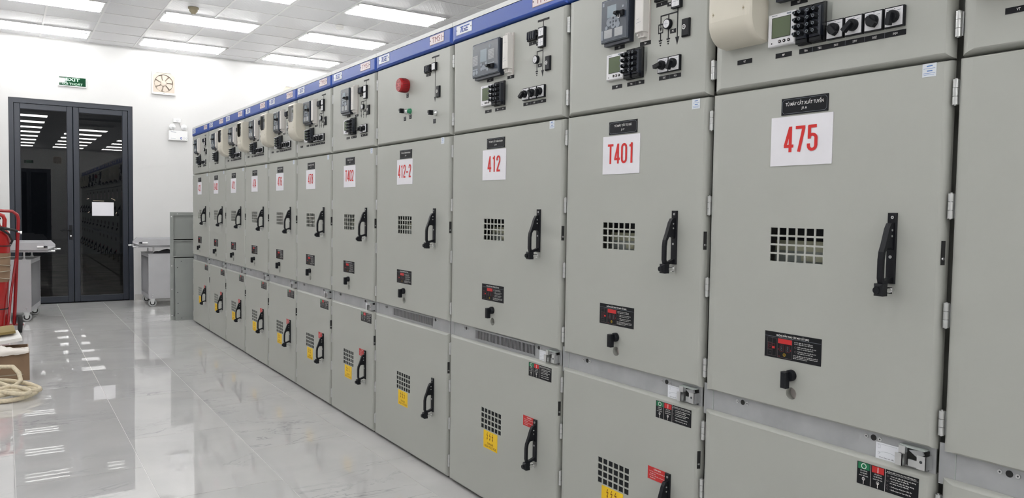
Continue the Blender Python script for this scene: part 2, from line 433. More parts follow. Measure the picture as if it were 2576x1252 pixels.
def build_lamps():
    def housing():
        b = MB(); x0, x1, y0, y1 = 0.012, 1.198, 0.012, 0.593; d = 0.085
        b.face([(x0,y0,d),(x0,y1,d),(x1,y1,d),(x1,y0,d)], 'fixture_white')
        for a in (((x0,y0),(x1,y0)), ((x1,y0),(x1,y1)), ((x1,y1),(x0,y1)), ((x0,y1),(x0,y0))):
            (ax, ay), (bx, by) = a
            b.face([(ax,ay,-0.006),(bx,by,-0.006),(bx,by,d),(ax,ay,d)], 'fixture_white')
        for yy in (0.185, 0.42):                                  # reflector ridges between the tubes
            b.prism_yz([(yy-0.07, 0.084), (yy+0.07, 0.084), (yy, 0.022)], x0, x1, 'reflector')
        for (ya, yb) in ((y0, 0.04), (0.565, y1)): b.box(x0, x1, ya, yb, -0.008, 0.0, 'fixture_white')
        for (xa, xb) in ((x0, 0.035), (1.175, x1)): b.box(xa, xb, y0, y1, -0.008, 0.0, 'fixture_white')
        return b.mesh('housing')
    def tube(m):
        b = MB(); b.lathe([(0.0085, 0.045), (0.0085, 1.165)], m, 10, 'x', (0, 0, 0))
        return b.mesh('tube')
    def holder(x0, x1):
        b = MB(); b.lathe([(0.009, x0), (0.009, x1)], 'tube_cap', 8, 'x')
        b.box(x0-0.004, x0+0.014, -0.010, 0.010, 0.0, 0.06, 'plastic_white')
        return b.mesh('lamp_holder')
    H, T, T0, LH = housing(), tube('tube_glow'), tube('tube_off'), (holder(0.026, 0.046), holder(1.164, 1.184))
    names = {(0, 2): 'lit ceiling lamp nearest the double door, on the wall side of the room centre',
             (1, 2): 'lit ceiling lamp with the cone-shaped detector hanging just in front of it',
             (0, 3): 'lit ceiling lamp nearest the far wall, just above the blue cabinet headers',
             (1, 3): 'lit ceiling lamp behind the small round white smoke detector',
             (2, 3): 'lit ceiling lamp cut by the top edge of the photo, above the cabinet row',
             (0, 1): 'lit ceiling lamp at the left edge of the photo, close to the far wall',
             (1, 1): 'lit ceiling lamp in the top left corner of the photo'}
    for r, fy in enumerate(FIX_ROW):
        for c, fx in enumerate(FIX_COL):
            off = c >= 2 and -1.5 < fy < 7.8                        # switched off, as the door glass shows
            lab = names.get((r, c), 'switched-off ceiling lamp above the near cabinets, outside the photo' if off else 'lit ceiling lamp in the rows outside the photo')
            t = thing('ceiling_lamp', lab, 'ceiling lamp', (fx, fy, ZC), 0, 'recessed three-tube ceiling lamps')
            place(H, 'lamp_housing', t)
            for k in range(3):
                tb = place(T0 if off else T, 'fluorescent_tube', t, (0, 0.085+0.2175*k, -0.010))
                for h in LH: place(h, 'lamp_holder', tb)
build_lamps()

# ------------------------------------------------------------------ double glass door in the far wall and its twin behind
def build_door(n, x0, x1, yf, flip):
    """frame, two glazed leaves; yf = wall face; flip turns it to face the other way"""
    r = bpy.data.objects.new('door_%d' % n, None); COL.objects.link(r); struct(r)
    r.location = ((x0+x1)/2, yf, 0); r.rotation_euler = (0, 0, PI if flip else 0)
    w = (x1-x0)/2
    b = MB(); d0, d1 = 0.012, 0.10
    b.box(-w, -w+0.062, d0, d1, 0, DZ, 'door_frame'); b.box(w-0.062, w, d0, d1, 0, DZ, 'door_frame'); b.box(-w+0.062, w-0.062, d0, d1, DZ-0.07, DZ, 'door_frame')
    b.box(-w, w, 0.0, 0.1, -0.001, 0.006, 'door_gasket')
    b.build('door_frame', r)
    for s in (-1, 1):
        lx0, lx1 = (-w+0.066, -0.004) if s < 0 else (0.004, w-0.066)
        b = MB(); st = 0.074; y0, y1 = 0.024, 0.074
        zb, zt = 0.012, DZ-0.074
        b.cbox(lx0, lx0+st, y0, y1, zb, zt, 0.004, 'door_frame'); b.cbox(lx1-st, lx1, y0, y1, zb, zt, 0.004, 'door_frame')
        b.cbox(lx0+st, lx1-st, y0, y1, zt-0.078, zt, 0.004, 'door_frame'); b.cbox(lx0+st, lx1-st, y0, y1, zb, zb+0.092, 0.004, 'door_frame')
        gx0, gx1, gz0, gz1 = lx0+st, lx1-st, zb+0.092, zt-0.078
        for (a, bb, c, dd) in ((gx0, gx0+0.006, gz0, gz1), (gx1-0.006, gx1, gz0, gz1), (gx0, gx1, gz0, gz0+0.006), (gx0, gx1, gz1-0.006, gz1)):
            b.box(a, bb, 0.036, 0.05, c, dd, 'door_gasket')
        leaf = b.build('door_leaf', r)
        MB().flat(gx0+0.003, gx1-0.003, gz0+0.003, gz1-0.003, 0.043, 'door_glass').build('glass_pane', leaf)
        if s < 0:
            h = MB(); hx = lx1-0.037
            h.cbox(hx-0.022, hx+0.022, y0-0.008, y0, 0.945, 1.16, 0.003, 'black')
            h.tube([(hx, y0-0.008, 1.085), (hx, y0-0.045, 1.085), (hx-0.02, y0-0.05, 1.085), (hx-0.125, y0-0.05, 1.082)], 0.0095, 'black', 8)
            h.disc(hx, 1.0, 0.012, y0-0.008, y0-0.014, 'zinc'); h.disc(hx, 0.985, 0.005, y0-0.008, y0-0.015, 'black')
            h.build('door_handle', leaf)
    return r
build_door(1, DX0, DX1, YF, False)
build_door(2, -1.9, -0.3, YB, True)
struct(MB().box(XL-6, XR+6, YF+0.2, YF+14, -0.1, -0.05, 'ground_outside').build('ground_outside'))

# ------------------------------------------------------------------ switchgear cabinets
# local frame of a cabinet: x = along the front from its left edge, y = into the cabinet (front face y = 0), z up
ZL0, ZL1, ZM0, ZM1, ZU0, ZU1, ZH0, ZH1 = 0.014, 0.797, 0.863, 1.8575, 1.8635, 2.337, 2.343, 2.427

def panel_front(b, x0, x1, z0, z1, cl, cr, cb, ct, dl, dr, db, dt, yb, m, holes=(), rounds=()):
    """sheet panel: flat front at y = 0 with folded-back edges (chamfer widths c*, depths d*), then straight back to yb.
    holes = rectangles (x0,x1,z0,z1) left open in the front; rounds = (x,z,r) round holes"""
    fx0, fx1, fz0, fz1 = x0+cl, x1-cr, z0+cb, z1-ct
    xs = {fx0, fx1}; zs = {fz0, fz1}
    rects = list(holes)+[(x-r*1.5, x+r*1.5, z-r*1.5, z+r*1.5) for (x, z, r) in rounds]
    for h in rects: xs |= {h[0], h[1]}; zs |= {h[2], h[3]}
    xs = sorted(xs); zs = sorted(zs)
    for i in range(len(xs)-1):
        j = 0
        while j < len(zs)-1:
            cx, cz = (xs[i]+xs[i+1])/2, (zs[j]+zs[j+1])/2
            if any(h[0] < cx < h[1] and h[2] < cz < h[3] for h in rects): j += 1; continue
            k = j+1
            while k < len(zs)-1 and not any(h[0] < cx < h[1] and h[2] < (zs[k]+zs[k+1])/2 < h[3] for h in rects): k += 1
            b.flat(xs[i], xs[i+1], zs[j], zs[k], 0, m); j = k
    for h in holes:                                                # sheet thickness seen in the openings
        t = 0.003
        b.face([(h[0],0,h[2]),(h[0],0,h[3]),(h[0],t,h[3]),(h[0],t,h[2])], m); b.face([(h[1],0,h[2]),(h[1],t,h[2]),(h[1],t,h[3]),(h[1],0,h[3])], m)
        b.face([(h[0],0,h[2]),(h[0],t,h[2]),(h[1],t,h[2]),(h[1],0,h[2])], m); b.face([(h[0],0,h[3]),(h[1],0,h[3]),(h[1],t,h[3]),(h[0],t,h[3])], m)
    for (x, z, r) in rounds:
        n = 24; q = r*1.5
        for a in range(n):
            t0, t1 = 2*PI*a/n, 2*PI*(a+1)/n
            def sq(t):
                c, s = math.cos(t), math.sin(t); k = q/max(abs(c), abs(s)); return (x+c*k, 0, z+s*k)
            c0, c1 = (x+math.cos(t0)*r, 0, z+math.sin(t0)*r), (x+math.cos(t1)*r, 0, z+math.sin(t1)*r)
            b.face([c0, sq(t0), sq(t1), c1], m)
            b.face([c0, c1, (c1[0], 0.022, c1[2]), (c0[0], 0.022, c0[2])], m)
        b.disc(x, z, r, 0.0225, 0.022, 'brown_grey', 20)
    # folded edges: rounded from the flat front out to the rim, each side with its own width and depth
    steps = (0.0, 22.0, 45.0, 68.0, 90.0); rings = []
    for a in steps:
        so, co = math.sin(math.radians(a)), 1-math.cos(math.radians(a))
        xl, xr, zb, zt = fx0-cl*so, fx1+cr*so, fz0-cb*so, fz1+ct*so
        mx = lambda p, q: max(p, q)*co
        rings.append([(xl, mx(dl, db), zb), (xr, mx(dr, db), zb), (xr, mx(dr, dt), zt), (xl, mx(dl, dt), zt)])
    for s in range(4):
        t = (s+1) % 4; V = []
        for r in rings: V += [r[s], r[t]]
        b.mesh_in(V, [(2*k+2, 2*k+3, 2*k+1, 2*k) for k in range(len(steps)-1)], m, True)
        p, q = rings[-1][s], rings[-1][t]
        b.face([q, p, (p[0], yb, p[2]), (q[0], yb, q[2])], m)

def grid_holes(x0, x1, z0, z1, nx=6, nz=4, gx=0.0062, gz=0.0058):
    px = (x1-x0+gx)/nx; pz = (z1-z0+gz)/nz
    return [(x0+i*px, x0+i*px+px-gx, z0+j*pz, z0+j*pz+pz-gz) for i in range(nx) for j in range(nz)]

def m_body(wd):
    b = MB(); d = 1.5
    b.box(0.002, wd-0.002, 0.115, d, 0.03, 2.43, 'paint_grey')
    for (x0, x1) in ((0.002, 0.03), (wd-0.03, wd-0.002)): b.box(x0, x1, 0.085, 0.115, 0.03, 2.42, 'paint_grey')
    for (z0, z1) in ((0.03, 0.06), (1.836, 1.884), (2.32, 2.42), (0.78, 0.88)): b.box(0.03, wd-0.03, 0.036, 0.115, z0, z1, 'paint_grey')
    return b.mesh('cabinet_body')
def m_plinth(wd): return MB().box(0.0, wd, 0.03, 1.46, 0.0, 0.03, 'plinth_black').mesh('plinth')
def m_cap(wd): return MB().box(0.0015, wd-0.0015, 0.004, 1.5, 2.43, 2.452, 'cap_strip').mesh('top_cap')
def m_header(wd):
    b = MB(); panel_front(b, 0.0015, wd-0.0015, ZH0, ZH1, 0.03, 0.022, 0.014, 0.003, 0.01, 0.014, 0.014, 0.012, 0.03, 'header_blue'); return b.mesh('header_panel')
def m_upper(wd):
    b = MB(); panel_front(b, 0.016, wd-0.003, ZU0, ZU1, 0.038, 0.014, 0.013, 0.008, 0.006, 0.024, 0.031, 0.02, 0.032, 'paint_grey'); return b.mesh('control_door')
def m_mid(wd):
    o = voff(wd); b = MB()
    panel_front(b, 0.016, wd-0.003, ZM0, ZM1, 0.036, 0.014, 0.008, 0.005, 0.005, 0.022, 0.02, 0.018, 0.032, 'paint_grey',
                grid_holes(0.271+o, 0.456+o, 1.319, 1.422), [(0.364+o, 0.92, 0.0185)])
    return b.mesh('breaker_door')
def m_low(wd):
    o = voff(wd); b = MB()
    panel_front(b, 0.016, wd-0.003, ZL0, ZL1, 0.032, 0.015, 0.012, 0.012, 0.005, 0.024, 0.02, 0.02, 0.032, 'paint_grey', grid_holes(0.271+o, 0.455+o, 0.376, 0.479))
    return b.mesh('cable_door')
def voff(wd): return 0.085 if wd > 0.9 else 0.0
def hoff(wd): return wd-0.8-0.03 if wd > 0.9 else 0.0

def m_vent_inside():
    b = MB(); b.box(0, 0.30, 0.104, 0.112, -0.10, 0.25, 'interior_dark'); b.box(0.02, 0.28, 0.072, 0.10, -0.05, 0.062, 'interior_cream'); b.box(0.02, 0.28, 0.070, 0.10, -0.05, 0.03, 'interior_grey')
    b.box(0.12, 0.22, 0.066, 0.07, 0.0, 0.022, 'interior_cream')
    return b.mesh('breaker_front')
def m_vent_mesh(): return MB().box(-0.006, 0.19, 0.0035, 0.006, -0.006, 0.109, 'mesh_dark').mesh('vent_screen')

def m_strip(wd):
    b = MB(); b.box(0.004, wd-0.004, 0.016, 0.02, ZL1-0.02, ZM0+0.02, 'galvanised')
    b.box(0.0445, 0.0465, 0.0145, 0.016, ZL1-0.01, ZM0+0.01, 'interior_grey')
    for u in (0.170, wd-0.176):
        b.disc(u, 0.849, 0.0085, 0.016, 0.0152, 'plinth_black', 12)
        for s in (-0.0205, 0.0195): b.disc(u+s, 0.849, 0.0055, 0.016, 0.013, 'zinc', 10); b.disc(u+s, 0.849, 0.0022, 0.013, 0.0125, 'interior_dark', 6)
    return b.mesh('shutter_strip')
def m_grille():
    b = MB(); n = 46; w = 0.52
    b.box(0, w, 0.0145, 0.0155, 0.0, 0.05, 'plinth_black')
    for i in range(n+1):
        x = i*w/n; b.box(x-0.0017, x+0.0017, 0.0105, 0.0118, 0, 0.05, 'galvanised')
    b.box(-0.004, w+0.004, 0.0105, 0.0135, 0.045, 0.052, 'galvanised'); b.box(-0.004, w+0.004, 0.0105, 0.0135, -0.002, 0.003, 'galvanised')
    return b.mesh('slotted_grille')
def m_interlock_plate():
    b = MB(); b.box(0, 0.067, 0.0135, 0.0155, 0, 0.045, 'plate_white'); y = 0.0133
    b.text('Vị trí thao tác tiếp địa', 0.010, 0.062, 0.003, 0.0075, y, 'black', 0.012)
    for k in range(10):
        a0, a1 = PI*(0.15+0.07*k), PI*(0.15+0.07*(k+1))
        b.line(0.034+0.027*math.cos(a0), 0.011+0.011*math.sin(a0), 0.034+0.027*math.cos(a1), 0.011+0.011*math.sin(a1), 0.0006, y, 'relay_mark')
    b.ring(0.009, 0.017, 0.0032, 0.0006, y, 'relay_mark'); b.rect_line(0.006, 0.013, 0.03, 0.038, 0.0005, y, 'relay_mark'); b.line(0.004, 0.041, 0.06, 0.041, 0.0005, y, 'relay_mark')
    return b.mesh('position_plate')
def m_lever():
    b = MB()
    b.box(0, 0.020, -0.012, -0.010, -0.004, 0.028, 'zinc'); b.box(0.018, 0.020, -0.012, 0.016, -0.004, 0.028, 'zinc'); b.box(0.0, 0.006, -0.010, 0.016, -0.004, 0.024, 'zinc')
    b.box(0.006, 0.024, -0.006, -0.004, 0.028, 0.048, 'zinc'); b.box(0.004, 0.075, -0.004, 0.016, 0.046, 0.050, 'interior_grey')
    b.box(0.020, 0.078, 0.0125, 0.0155, -0.006, 0.046, 'plinth_black'); b.box(0.026, 0.05, 0.006, 0.012, -0.004, 0.014, 'zinc')
    b.prism_xz([(0.03, 0.040), (0.066, 0.046), (0.07, 0.034), (0.052, 0.026)], 0.0, 0.006, 'galvanised')
    b.box(0.06, 0.084, -0.014, -0.011, 0.0, 0.036, 'zinc'); b.box(0.082, 0.084, -0.014, 0.016, 0.0, 0.036, 'zinc'); b.disc(0.071, 0.02, 0.004, -0.014, -0.0146, 'interior_dark', 10)
    return b.mesh('interlock_latch')

def m_handle():
    b = MB()
    b.cbox(-0.0125, 0.0125, -0.007, 0.0, -0.19, 0.0, 0.0015, 'black')
    w = 0.0075
    b.prism_yz([(-0.005, -0.026), (-0.020, -0.028), (-0.029, -0.042), (-0.044, -0.086), (-0.036, -0.094), (-0.018, -0.092), (-0.005, -0.100)], -w, w, 'black')
    b.prism_yz([(-0.033, -0.090), (-0.044, -0.085), (-0.052, -0.104), (-0.055, -0.125), (-0.055, -0.174), (-0.049, -0.192), (-0.040, -0.187), (-0.045, -0.172), (-0.045, -0.125), (-0.042, -0.106)], -w, w, 'black')
    b.prism_yz([(-0.005, -0.182), (-0.022, -0.188), (-0.049, -0.193), (-0.044, -0.182), (-0.026, -0.178), (-0.010, -0.172), (-0.005, -0.172)], -0.007, 0.007, 'black')
    b.cbox(-0.0125, 0.0125, -0.064, -0.036, -0.221, -0.188, 0.006, 'black')
    b.lathe([(0.009, 0.0), (0.009, 0.006)], 'black', 12, 'y', (0, -0.064, -0.205))
    b.lathe([(0.0075, 0.003), (0.0075, 0.038)], 'chrome', 10, 'y', (0.006, 0, -0.206)); b.box(-0.002, 0.014, -0.016, -0.008, -0.216, -0.198, 'chrome')
    for (x, z, y) in ((0.002, -0.012, -0.007), (0.0, -0.118, -0.007)): b.disc(x, z, 0.0042, y, y-0.0015, 'zinc', 10); b.disc(x, z, 0.0015, y-0.0015, y-0.002, 'black', 6)
    for z in (-0.046, -0.062): b.lathe([(0.003, 0.007), (0.003, 0.0085)], 'zinc', 8, 'x', (0, -0.016, z))
    return b.mesh('door_handle')
def m_knob():
    b = MB(); b.lathe([(0.0175, 0), (0.0175, 0.012), (0.015, 0.016)], 'black', 18, 'y', (0, 0, 0)); b.cbox(-0.017, 0.003, -0.034, -0.014, -0.038, 0.012, 0.003, 'black'); return b.mesh('latch_knob')
def m_hinge():
    b = MB()
    for k in range(3): b.lathe([(0.0075, -0.032+k*0.0215), (0.0075, -0.032+k*0.0215+0.0205)], 'zinc', 10, 'z', (0, 0, 0))
    b.tube([(0, 0, -0.034), (0, 0, 0.034)], 0.003, 'zinc', 6); b.box(0.0, 0.010, 0.004, 0.006, -0.03, 0.03, 'zinc')
    return b.mesh('hinge')
def m_slot(): 
    b = MB()
    b.face([(0.0095, 0.0035, -0.031), (0.0143, 0.0150, -0.031), (0.0143, 0.0150, 0.031), (0.0095, 0.0035, 0.031)], 'plinth_black')
    b.lathe([(0.004, 0.0), (0.004, 0.004)], 'zinc', 8, 'x', (0.0105, 0.0095, -0.015)); return b.mesh('edge_slot')
def m_sticker():
    b = MB(); b.box(0, 0.036, -0.0008, 0, 0, 0.034, 'sticker'); y = -0.001
    b.line(0.011, 0.027, 0.026, 0.028, 0.003, y, 'sticker_ink')
    for z, x0, x1, h in ((0.021, 0.003, 0.033, 0.001), (0.015, 0.012, 0.026, 0.003), (0.009, 0.003, 0.033, 0.001), (0.005, 0.004, 0.03, 0.0008)): b.line(x0, z, x1, z, h, y, 'sticker_ink')
    return b.mesh('inspection_sticker')

def m_nameplate(l1, l2):
    b = MB(); b.box(0, 0.16, -0.0025, 0, 0, 0.05, 'black_plate'); y = -0.0028
    x0, x1, z0, z1, c = 0.004, 0.156, 0.004, 0.046, 0.006
    P = [(x0+c, z0), (x1-c, z0), (x1, z0+c), (x1, z1-c), (x1-c, z1), (x0+c, z1), (x0, z1-c), (x0, z0+c)]
    for i in range(8): b.line(*P[i], *P[(i+1) % 8], 0.0007, y, 'relay_mark')
    n = len(l1); w = min(0.148, 0.0062*n); b.text(l1, 0.08-w/2, 0.08+w/2, 0.0265, 0.0415, y, 'white_ink', 0.012)
    b.text(l2, 0.08-0.009, 0.08+0.009, 0.0115, 0.0205, y, 'white_ink', 0.012)
    return b.mesh('name_plate')
def arc(cx, cz, rx, rz, a0, a1, n=7): return [(cx+rx*math.cos(math.radians(a0+(a1-a0)*k/n)), cz+rz*math.sin(math.radians(a0+(a1-a0)*k/n))) for k in range(n+1)]
# condensed block figures as centre lines in a 0.42 x 1 cell, stroke 0.115
L0, R0, B0, T0, CX = 0.058, 0.362, 0.058, 0.942, 0.21
STROKES = {
 '0': [arc(CX, 0.79, 0.152, 0.152, 0, 180)+arc(CX, 0.21, 0.152, 0.152, 180, 360)+[(R0, 0.79)]],
 '1': [[(0.25, 0.0), (0.25, 1.0)], [(0.25, 0.90), (0.10, 0.83)]],
 '2': [[(L0, 0.70)]+arc(CX, 0.79, 0.152, 0.152, 180, 0)+[(R0, 0.66), (0.075, 0.10)], [(0.02, B0), (0.40, B0)]],
 '3': [[(L0, 0.72)]+arc(CX, 0.79, 0.152, 0.152, 180, 0)+[(R0, 0.66)]+arc(CX, 0.64, 0.152, 0.12, 0, -70), arc(CX, 0.40, 0.152, 0.12, 70, 0)+arc(CX, 0.21, 0.152, 0.152, 0, -180)+[(L0, 0.28)]],
 '4': [[(0.275, 0.0), (0.275, 1.0)], [(0.27, 0.97), (0.055, 0.24)], [(0.0, 0.235), (0.42, 0.235)]],
 '5': [[(0.38, T0), (0.03, T0)], [(0.085, 0.97), (0.085, 0.47)], [(0.085, 0.52)]+arc(CX, 0.50, 0.152, 0.13, 150, 0)+arc(CX, 0.21, 0.152, 0.152, 0, -180)+[(L0, 0.29)]],
 '6': [[(R0, 0.72)]+arc(CX, 0.79, 0.152, 0.152, 0, 180)+arc(CX, 0.21, 0.152, 0.152, 180, 360)+[(R0, 0.42)]+arc(CX, 0.43, 0.152, 0.13, 0, 180)],
 '7': [[(0.0, T0), (0.40, T0)], [(0.345, 0.92), (0.15, 0.0)]],
 '8': [arc(CX, 0.75, 0.145, 0.192, -90, 270, 20), arc(CX, 0.29, 0.152, 0.232, 90, 450, 22)],
 'T': [[(0.0, T0), (0.42, T0)], [(0.21, 0.0), (0.21, T0)]], '-': [[(0.06, 0.42), (0.36, 0.42)]],
 'D': [[(L0, 0.0), (L0, 1.0)], [(L0, T0), (0.2, T0)]+arc(0.2, 0.78, 0.162, 0.162, 90, 0)+arc(0.2, 0.22, 0.162, 0.162, 0, -90)+[(L0, B0)]]}
def block_digits(b, s, x0, x1, z0, z1, y, m):
    n = len(s); adv = 0.50; tot = adv*n-0.08; sx = (x1-x0)/tot; sz = z1-z0; hw = 0.066; q = 0
    for i, ch in enumerate(s):
        for P in STROKES[ch]:
            side = []
            for k in range(len(P)):
                a = P[max(k-1, 0)]; c = P[min(k+1, len(P)-1)]; dx, dz = c[0]-a[0], (c[1]-a[1])
                l = math.hypot(dx, dz) or 1; nx, nz = -dz/l*hw, dx/l*hw*0.9
                side.append(((P[k][0]+nx, P[k][1]+nz), (P[k][0]-nx, P[k][1]-nz)))
            tr = lambda p: (x0+(i*adv+p[0])*sx, y, z0+p[1]*sz)
            q += 1; y = y-0.00012
            for k in range(len(P)-1): b.face([tr(side[k][0]), tr(side[k][1]), tr(side[k+1][1]), tr(side[k+1][0])], m)
def m_number(s):
    b = MB(); b.box(0, 0.212, -0.0022, 0, 0, 0.148, 'paper'); y = -0.0025
    if s:
        w = {3: 0.116, 4: 0.152, 5: 0.176}[len(s)]
        block_digits(b, s, 0.106-w/2, 0.106+w/2, 0.04, 0.117, y, 'red_ink')
    return b.mesh('number_sheet')
def m_instruction():
    b = MB(); b.box(0, 0.2, -0.001, 0, 0, 0.08, 'black_plate'); y = -0.0013
    b.text('HƯỚNG DẪN THAO TÁC MÁY CẮT (MC)', 0.042, 0.158, 0.0668, 0.0765, y, 'white_ink', 0.02)
    b.line(0.001, 0.0655, 0.199, 0.0655, 0.0008, y, 'relay_mark')
    b.rect_line(0.010, 0.028, 0.006, 0.061, 0.0005, y, 'label_outline'); b.rect_line(0.028, 0.043, 0.006, 0.061, 0.0005, y, 'label_outline')
    b.line(0.010, 0.046, 0.028, 0.046, 0.0005, y, 'label_outline'); b.line(0.010, 0.023, 0.028, 0.023, 0.0005, y, 'label_outline')
    b.rect_line(0.013, 0.026, 0.026, 0.044, 0.0006, y, 'plate_red'); b.ring(0.0195, 0.035, 0.0042, 0.001, y, 'plate_red'); b.flat(0.028, 0.037, 0.028, 0.035, y, 'label_red'); b.rect_line(0.028, 0.038, 0.028, 0.043, 0.0006, y, 'plate_red')
    b.disc(0.0205, 0.015, 0.001, 0, y, 'relay_mark', 6)
    b.rect_line(0.048, 0.100, 0.004, 0.0625, 0.0006, y, 'label_outline'); b.flat(0.049, 0.099, 0.047, 0.0615, y, 'label_red')
    for x0 in (0.056, 0.078): b.rect_line(x0, x0+0.013, 0.023, 0.043, 0.0006, y, 'plate_red'); b.rect_line(x0+0.0045, x0+0.0085, 0.026, 0.032, 0.0005, y, 'relay_mark'); b.rect_line(x0+0.0045, x0+0.0085, 0.034, 0.040, 0.0005, y, 'relay_mark')
    b.ring(0.073, 0.0135, 0.0048, 0.0008, y, 'yellow'); b.text('20', 0.0712, 0.0748, 0.0117, 0.0153, y, 'yellow'); b.text('O', 0.0505, 0.0535, 0.027, 0.031, y, 'label_red'); b.text('I', 0.0952, 0.0962, 0.027, 0.033, y, 'label_red'); b.text('ES', 0.0515, 0.0575, 0.0055, 0.009, y, 'plate_red')
    L = [('Vị trí 0 : Máy cắt ở vị trí kiểm tra.', 0.107, 0.172, 0.0575), ('Vị trí I : Máy cắt ở vị trí vận hành.', 0.107, 0.173, 0.0525),
         ('Chiều quay đưa máy cắt từ vị trí', 0.119, 0.183, 0.0445), ('kiểm tra vào vị trí vận hành.', 0.119, 0.174, 0.0392),
         ('Chiều quay đưa máy cắt từ vị trí', 0.119, 0.183, 0.0310), ('vận hành ra vị trí kiểm tra.', 0.119, 0.173, 0.0257),
         ('Lưu ý : Xe đẩy máy cắt chỉ có thể di chuyển từ', 0.105, 0.189, 0.0180), ('vị trí kiểm tra vào vị trí vận hành và ngược', 0.105, 0.189, 0.0135), ('lại khi máy cắt ở vị trí mở.', 0.105, 0.154, 0.0090)]
    for s, x0, x1, z in L: b.text(s, x0, x1, z-0.0022, z+0.0023, y, 'white_ink', 0.012)
    for z in (0.042, 0.029): b.ring(0.112, z, 0.0036, 0.0006, y, 'label_outline')
    return b.mesh('instruction_label')
def key_icon(b, x, z, y):
    b.ring(x, z+0.004, 0.0045, 0.0013, y, 'white_ink'); b.line(x, z+0.004, x, z-0.0105, 0.0017, y, 'white_ink'); b.disc(x, z+0.004, 0.0012, 0, y, 'white_ink', 8)
def m_earthing():
    b = MB(); b.box(0, 0.174, -0.001, 0, 0, 0.062, 'black_plate'); y = -0.0013
    b.flat(0.003, 0.037, 0.043, 0.061, y, 'label_green'); b.flat(0.044, 0.079, 0.043, 0.061, y, 'label_red')
    b.ring(0.020, 0.052, 0.0078, 0.0019, y-0.0002, 'white_ink', 20); b.line(0.0615, 0.0445, 0.0615, 0.0595, 0.0022, y-0.0002, 'white_ink')
    for x in (0.0405, 0.0825): b.line(x, 0, x, 0.062, 0.0009, y, 'white_ink')
    for k, xs in enumerate((0.020, 0.0615)):
        for j, s in enumerate(('CỜ CHỈ THỊ', ('VỊ TRÍ MỞ', 'VỊ TRÍ ĐÓNG')[k], 'DAO TIẾP ĐỊA')):
            w = (0.021, 0.021+0.004*k, 0.027)[j]; b.text(s, xs-w/2, xs+w/2, 0.0365-j*0.0066, 0.0412-j*0.0066, y, 'white_ink', 0.015)
        key_icon(b, xs, 0.0125, y)
    b.text('HƯỚNG DẪN THAO TÁC DAO TIẾP ĐỊA (ES) :', 0.087, 0.168, 0.0545, 0.0598, y, 'white_ink', 0.015); b.line(0.083, 0.053, 0.173, 0.053, 0.0006, y, 'white_ink')
    L = [('- Vị trí cửa tiếp địa đóng mở, không', 0.096, 0.167), ('cho phép thao tác tiếp địa', 0.096, 0.148), ('- Vị trí cửa tiếp địa đang đóng,', 0.096, 0.163), ('cho phép thao tác tiếp địa', 0.096, 0.148), ('- Chiều quay đóng dao tiếp địa', 0.096, 0.157), ('- Chiều quay mở dao tiếp địa', 0.096, 0.155)]
    for (s, x0, x1), z in zip(L, (0.0455, 0.0397, 0.0325, 0.0267, 0.0175, 0.009)): b.text(s, x0, x1, z-0.0018, z+0.0032, y, 'white_ink', 0.015)
    for z in (0.045, 0.032, 0.019, 0.0105): b.ring(0.0895, z, 0.0026, 0.0006, y, 'label_outline', 10)
    return b.mesh('earthing_label')
def m_warning():
    b = MB(); b.box(0, 0.094, -0.001, 0, 0, 0.047, 'label_red'); y = -0.0013
    b.text('CẢNH BÁO', 0.031, 0.068, 0.0375, 0.0445, y, 'white_ink', 0.02)
    for (s, x0, x1, z) in (('1. Chỉ mở cửa khoang cáp khi dao tiếp', 0.008, 0.090, 0.0305), ('địa phải đóng.', 0.013, 0.041, 0.0225), ('2. Chỉ mở cửa tiếp địa, sau khi đóng cửa', 0.008, 0.091, 0.0155), ('địa phải đóng.', 0.013, 0.041, 0.0075)): b.text(s, x0, x1, z-0.002, z+0.003, y, 'white_ink', 0.012)
    return b.mesh('warning_label')
def m_danger():
    b = MB(); b.box(0, 0.128, -0.001, 0, 0, 0.088, 'yellow'); y = -0.0013
    for k in range(3):
        x = 0.034+0.024*k; z = 0.046
        P = [(x+0.004, z+0.035), (x-0.003, z+0.019), (x+0.0065, z+0.0225), (x+0.0015, z+0.004)]
        for i in range(3): b.line(*P[i], *P[i+1], 0.0028, y, 'dark_red')
        b.face([(x-0.003, y, z+0.009), (x+0.006, y, z+0.006), (x+0.0005, y, z-0.003)], 'dark_red')
    b.text('DANGER', 0.038, 0.092, 0.022, 0.033, y, 'dark_red', 0.0); b.text('HIGH VOLTAGE', 0.012, 0.118, 0.0065, 0.0175, y, 'dark_red', 0.0)
    return b.mesh('danger_label')
def m_tge():
    b = MB(); b.cbox(0, 0.16, -0.002, 0, 0, 0.05, 0.0008, 'plate_white'); y = -0.0023
    b.rect_line(0.002, 0.158, 0.002, 0.048, 0.0009, y, 'logo_blue')
    for x in (0.008, 0.152): b.disc(x, 0.025, 0.0028, -0.002, -0.004, 'interior_dark', 8)
    sh = lambda x, z: (x+(z-0.012)*0.32, y-0.0002, z)
    def q(x0, x1, z0, z1): b.face([sh(x0, z0), sh(x1, z0), sh(x1, z1), sh(x0, z1)], 'logo_blue')
    q(0.034, 0.066, 0.034, 0.040); q(0.044, 0.054, 0.010, 0.034)                       # T
    q(0.060, 0.069, 0.014, 0.031); q(0.060, 0.089, 0.010, 0.015); q(0.070, 0.130, 0.034, 0.040); q(0.082, 0.089, 0.010, 0.026); q(0.075, 0.089, 0.022, 0.026)  # G
    q(0.094, 0.103, 0.010, 0.031); q(0.094, 0.124, 0.010, 0.015); q(0.094, 0.120, 0.022, 0.027)   # E
    return b.mesh('maker_plate')
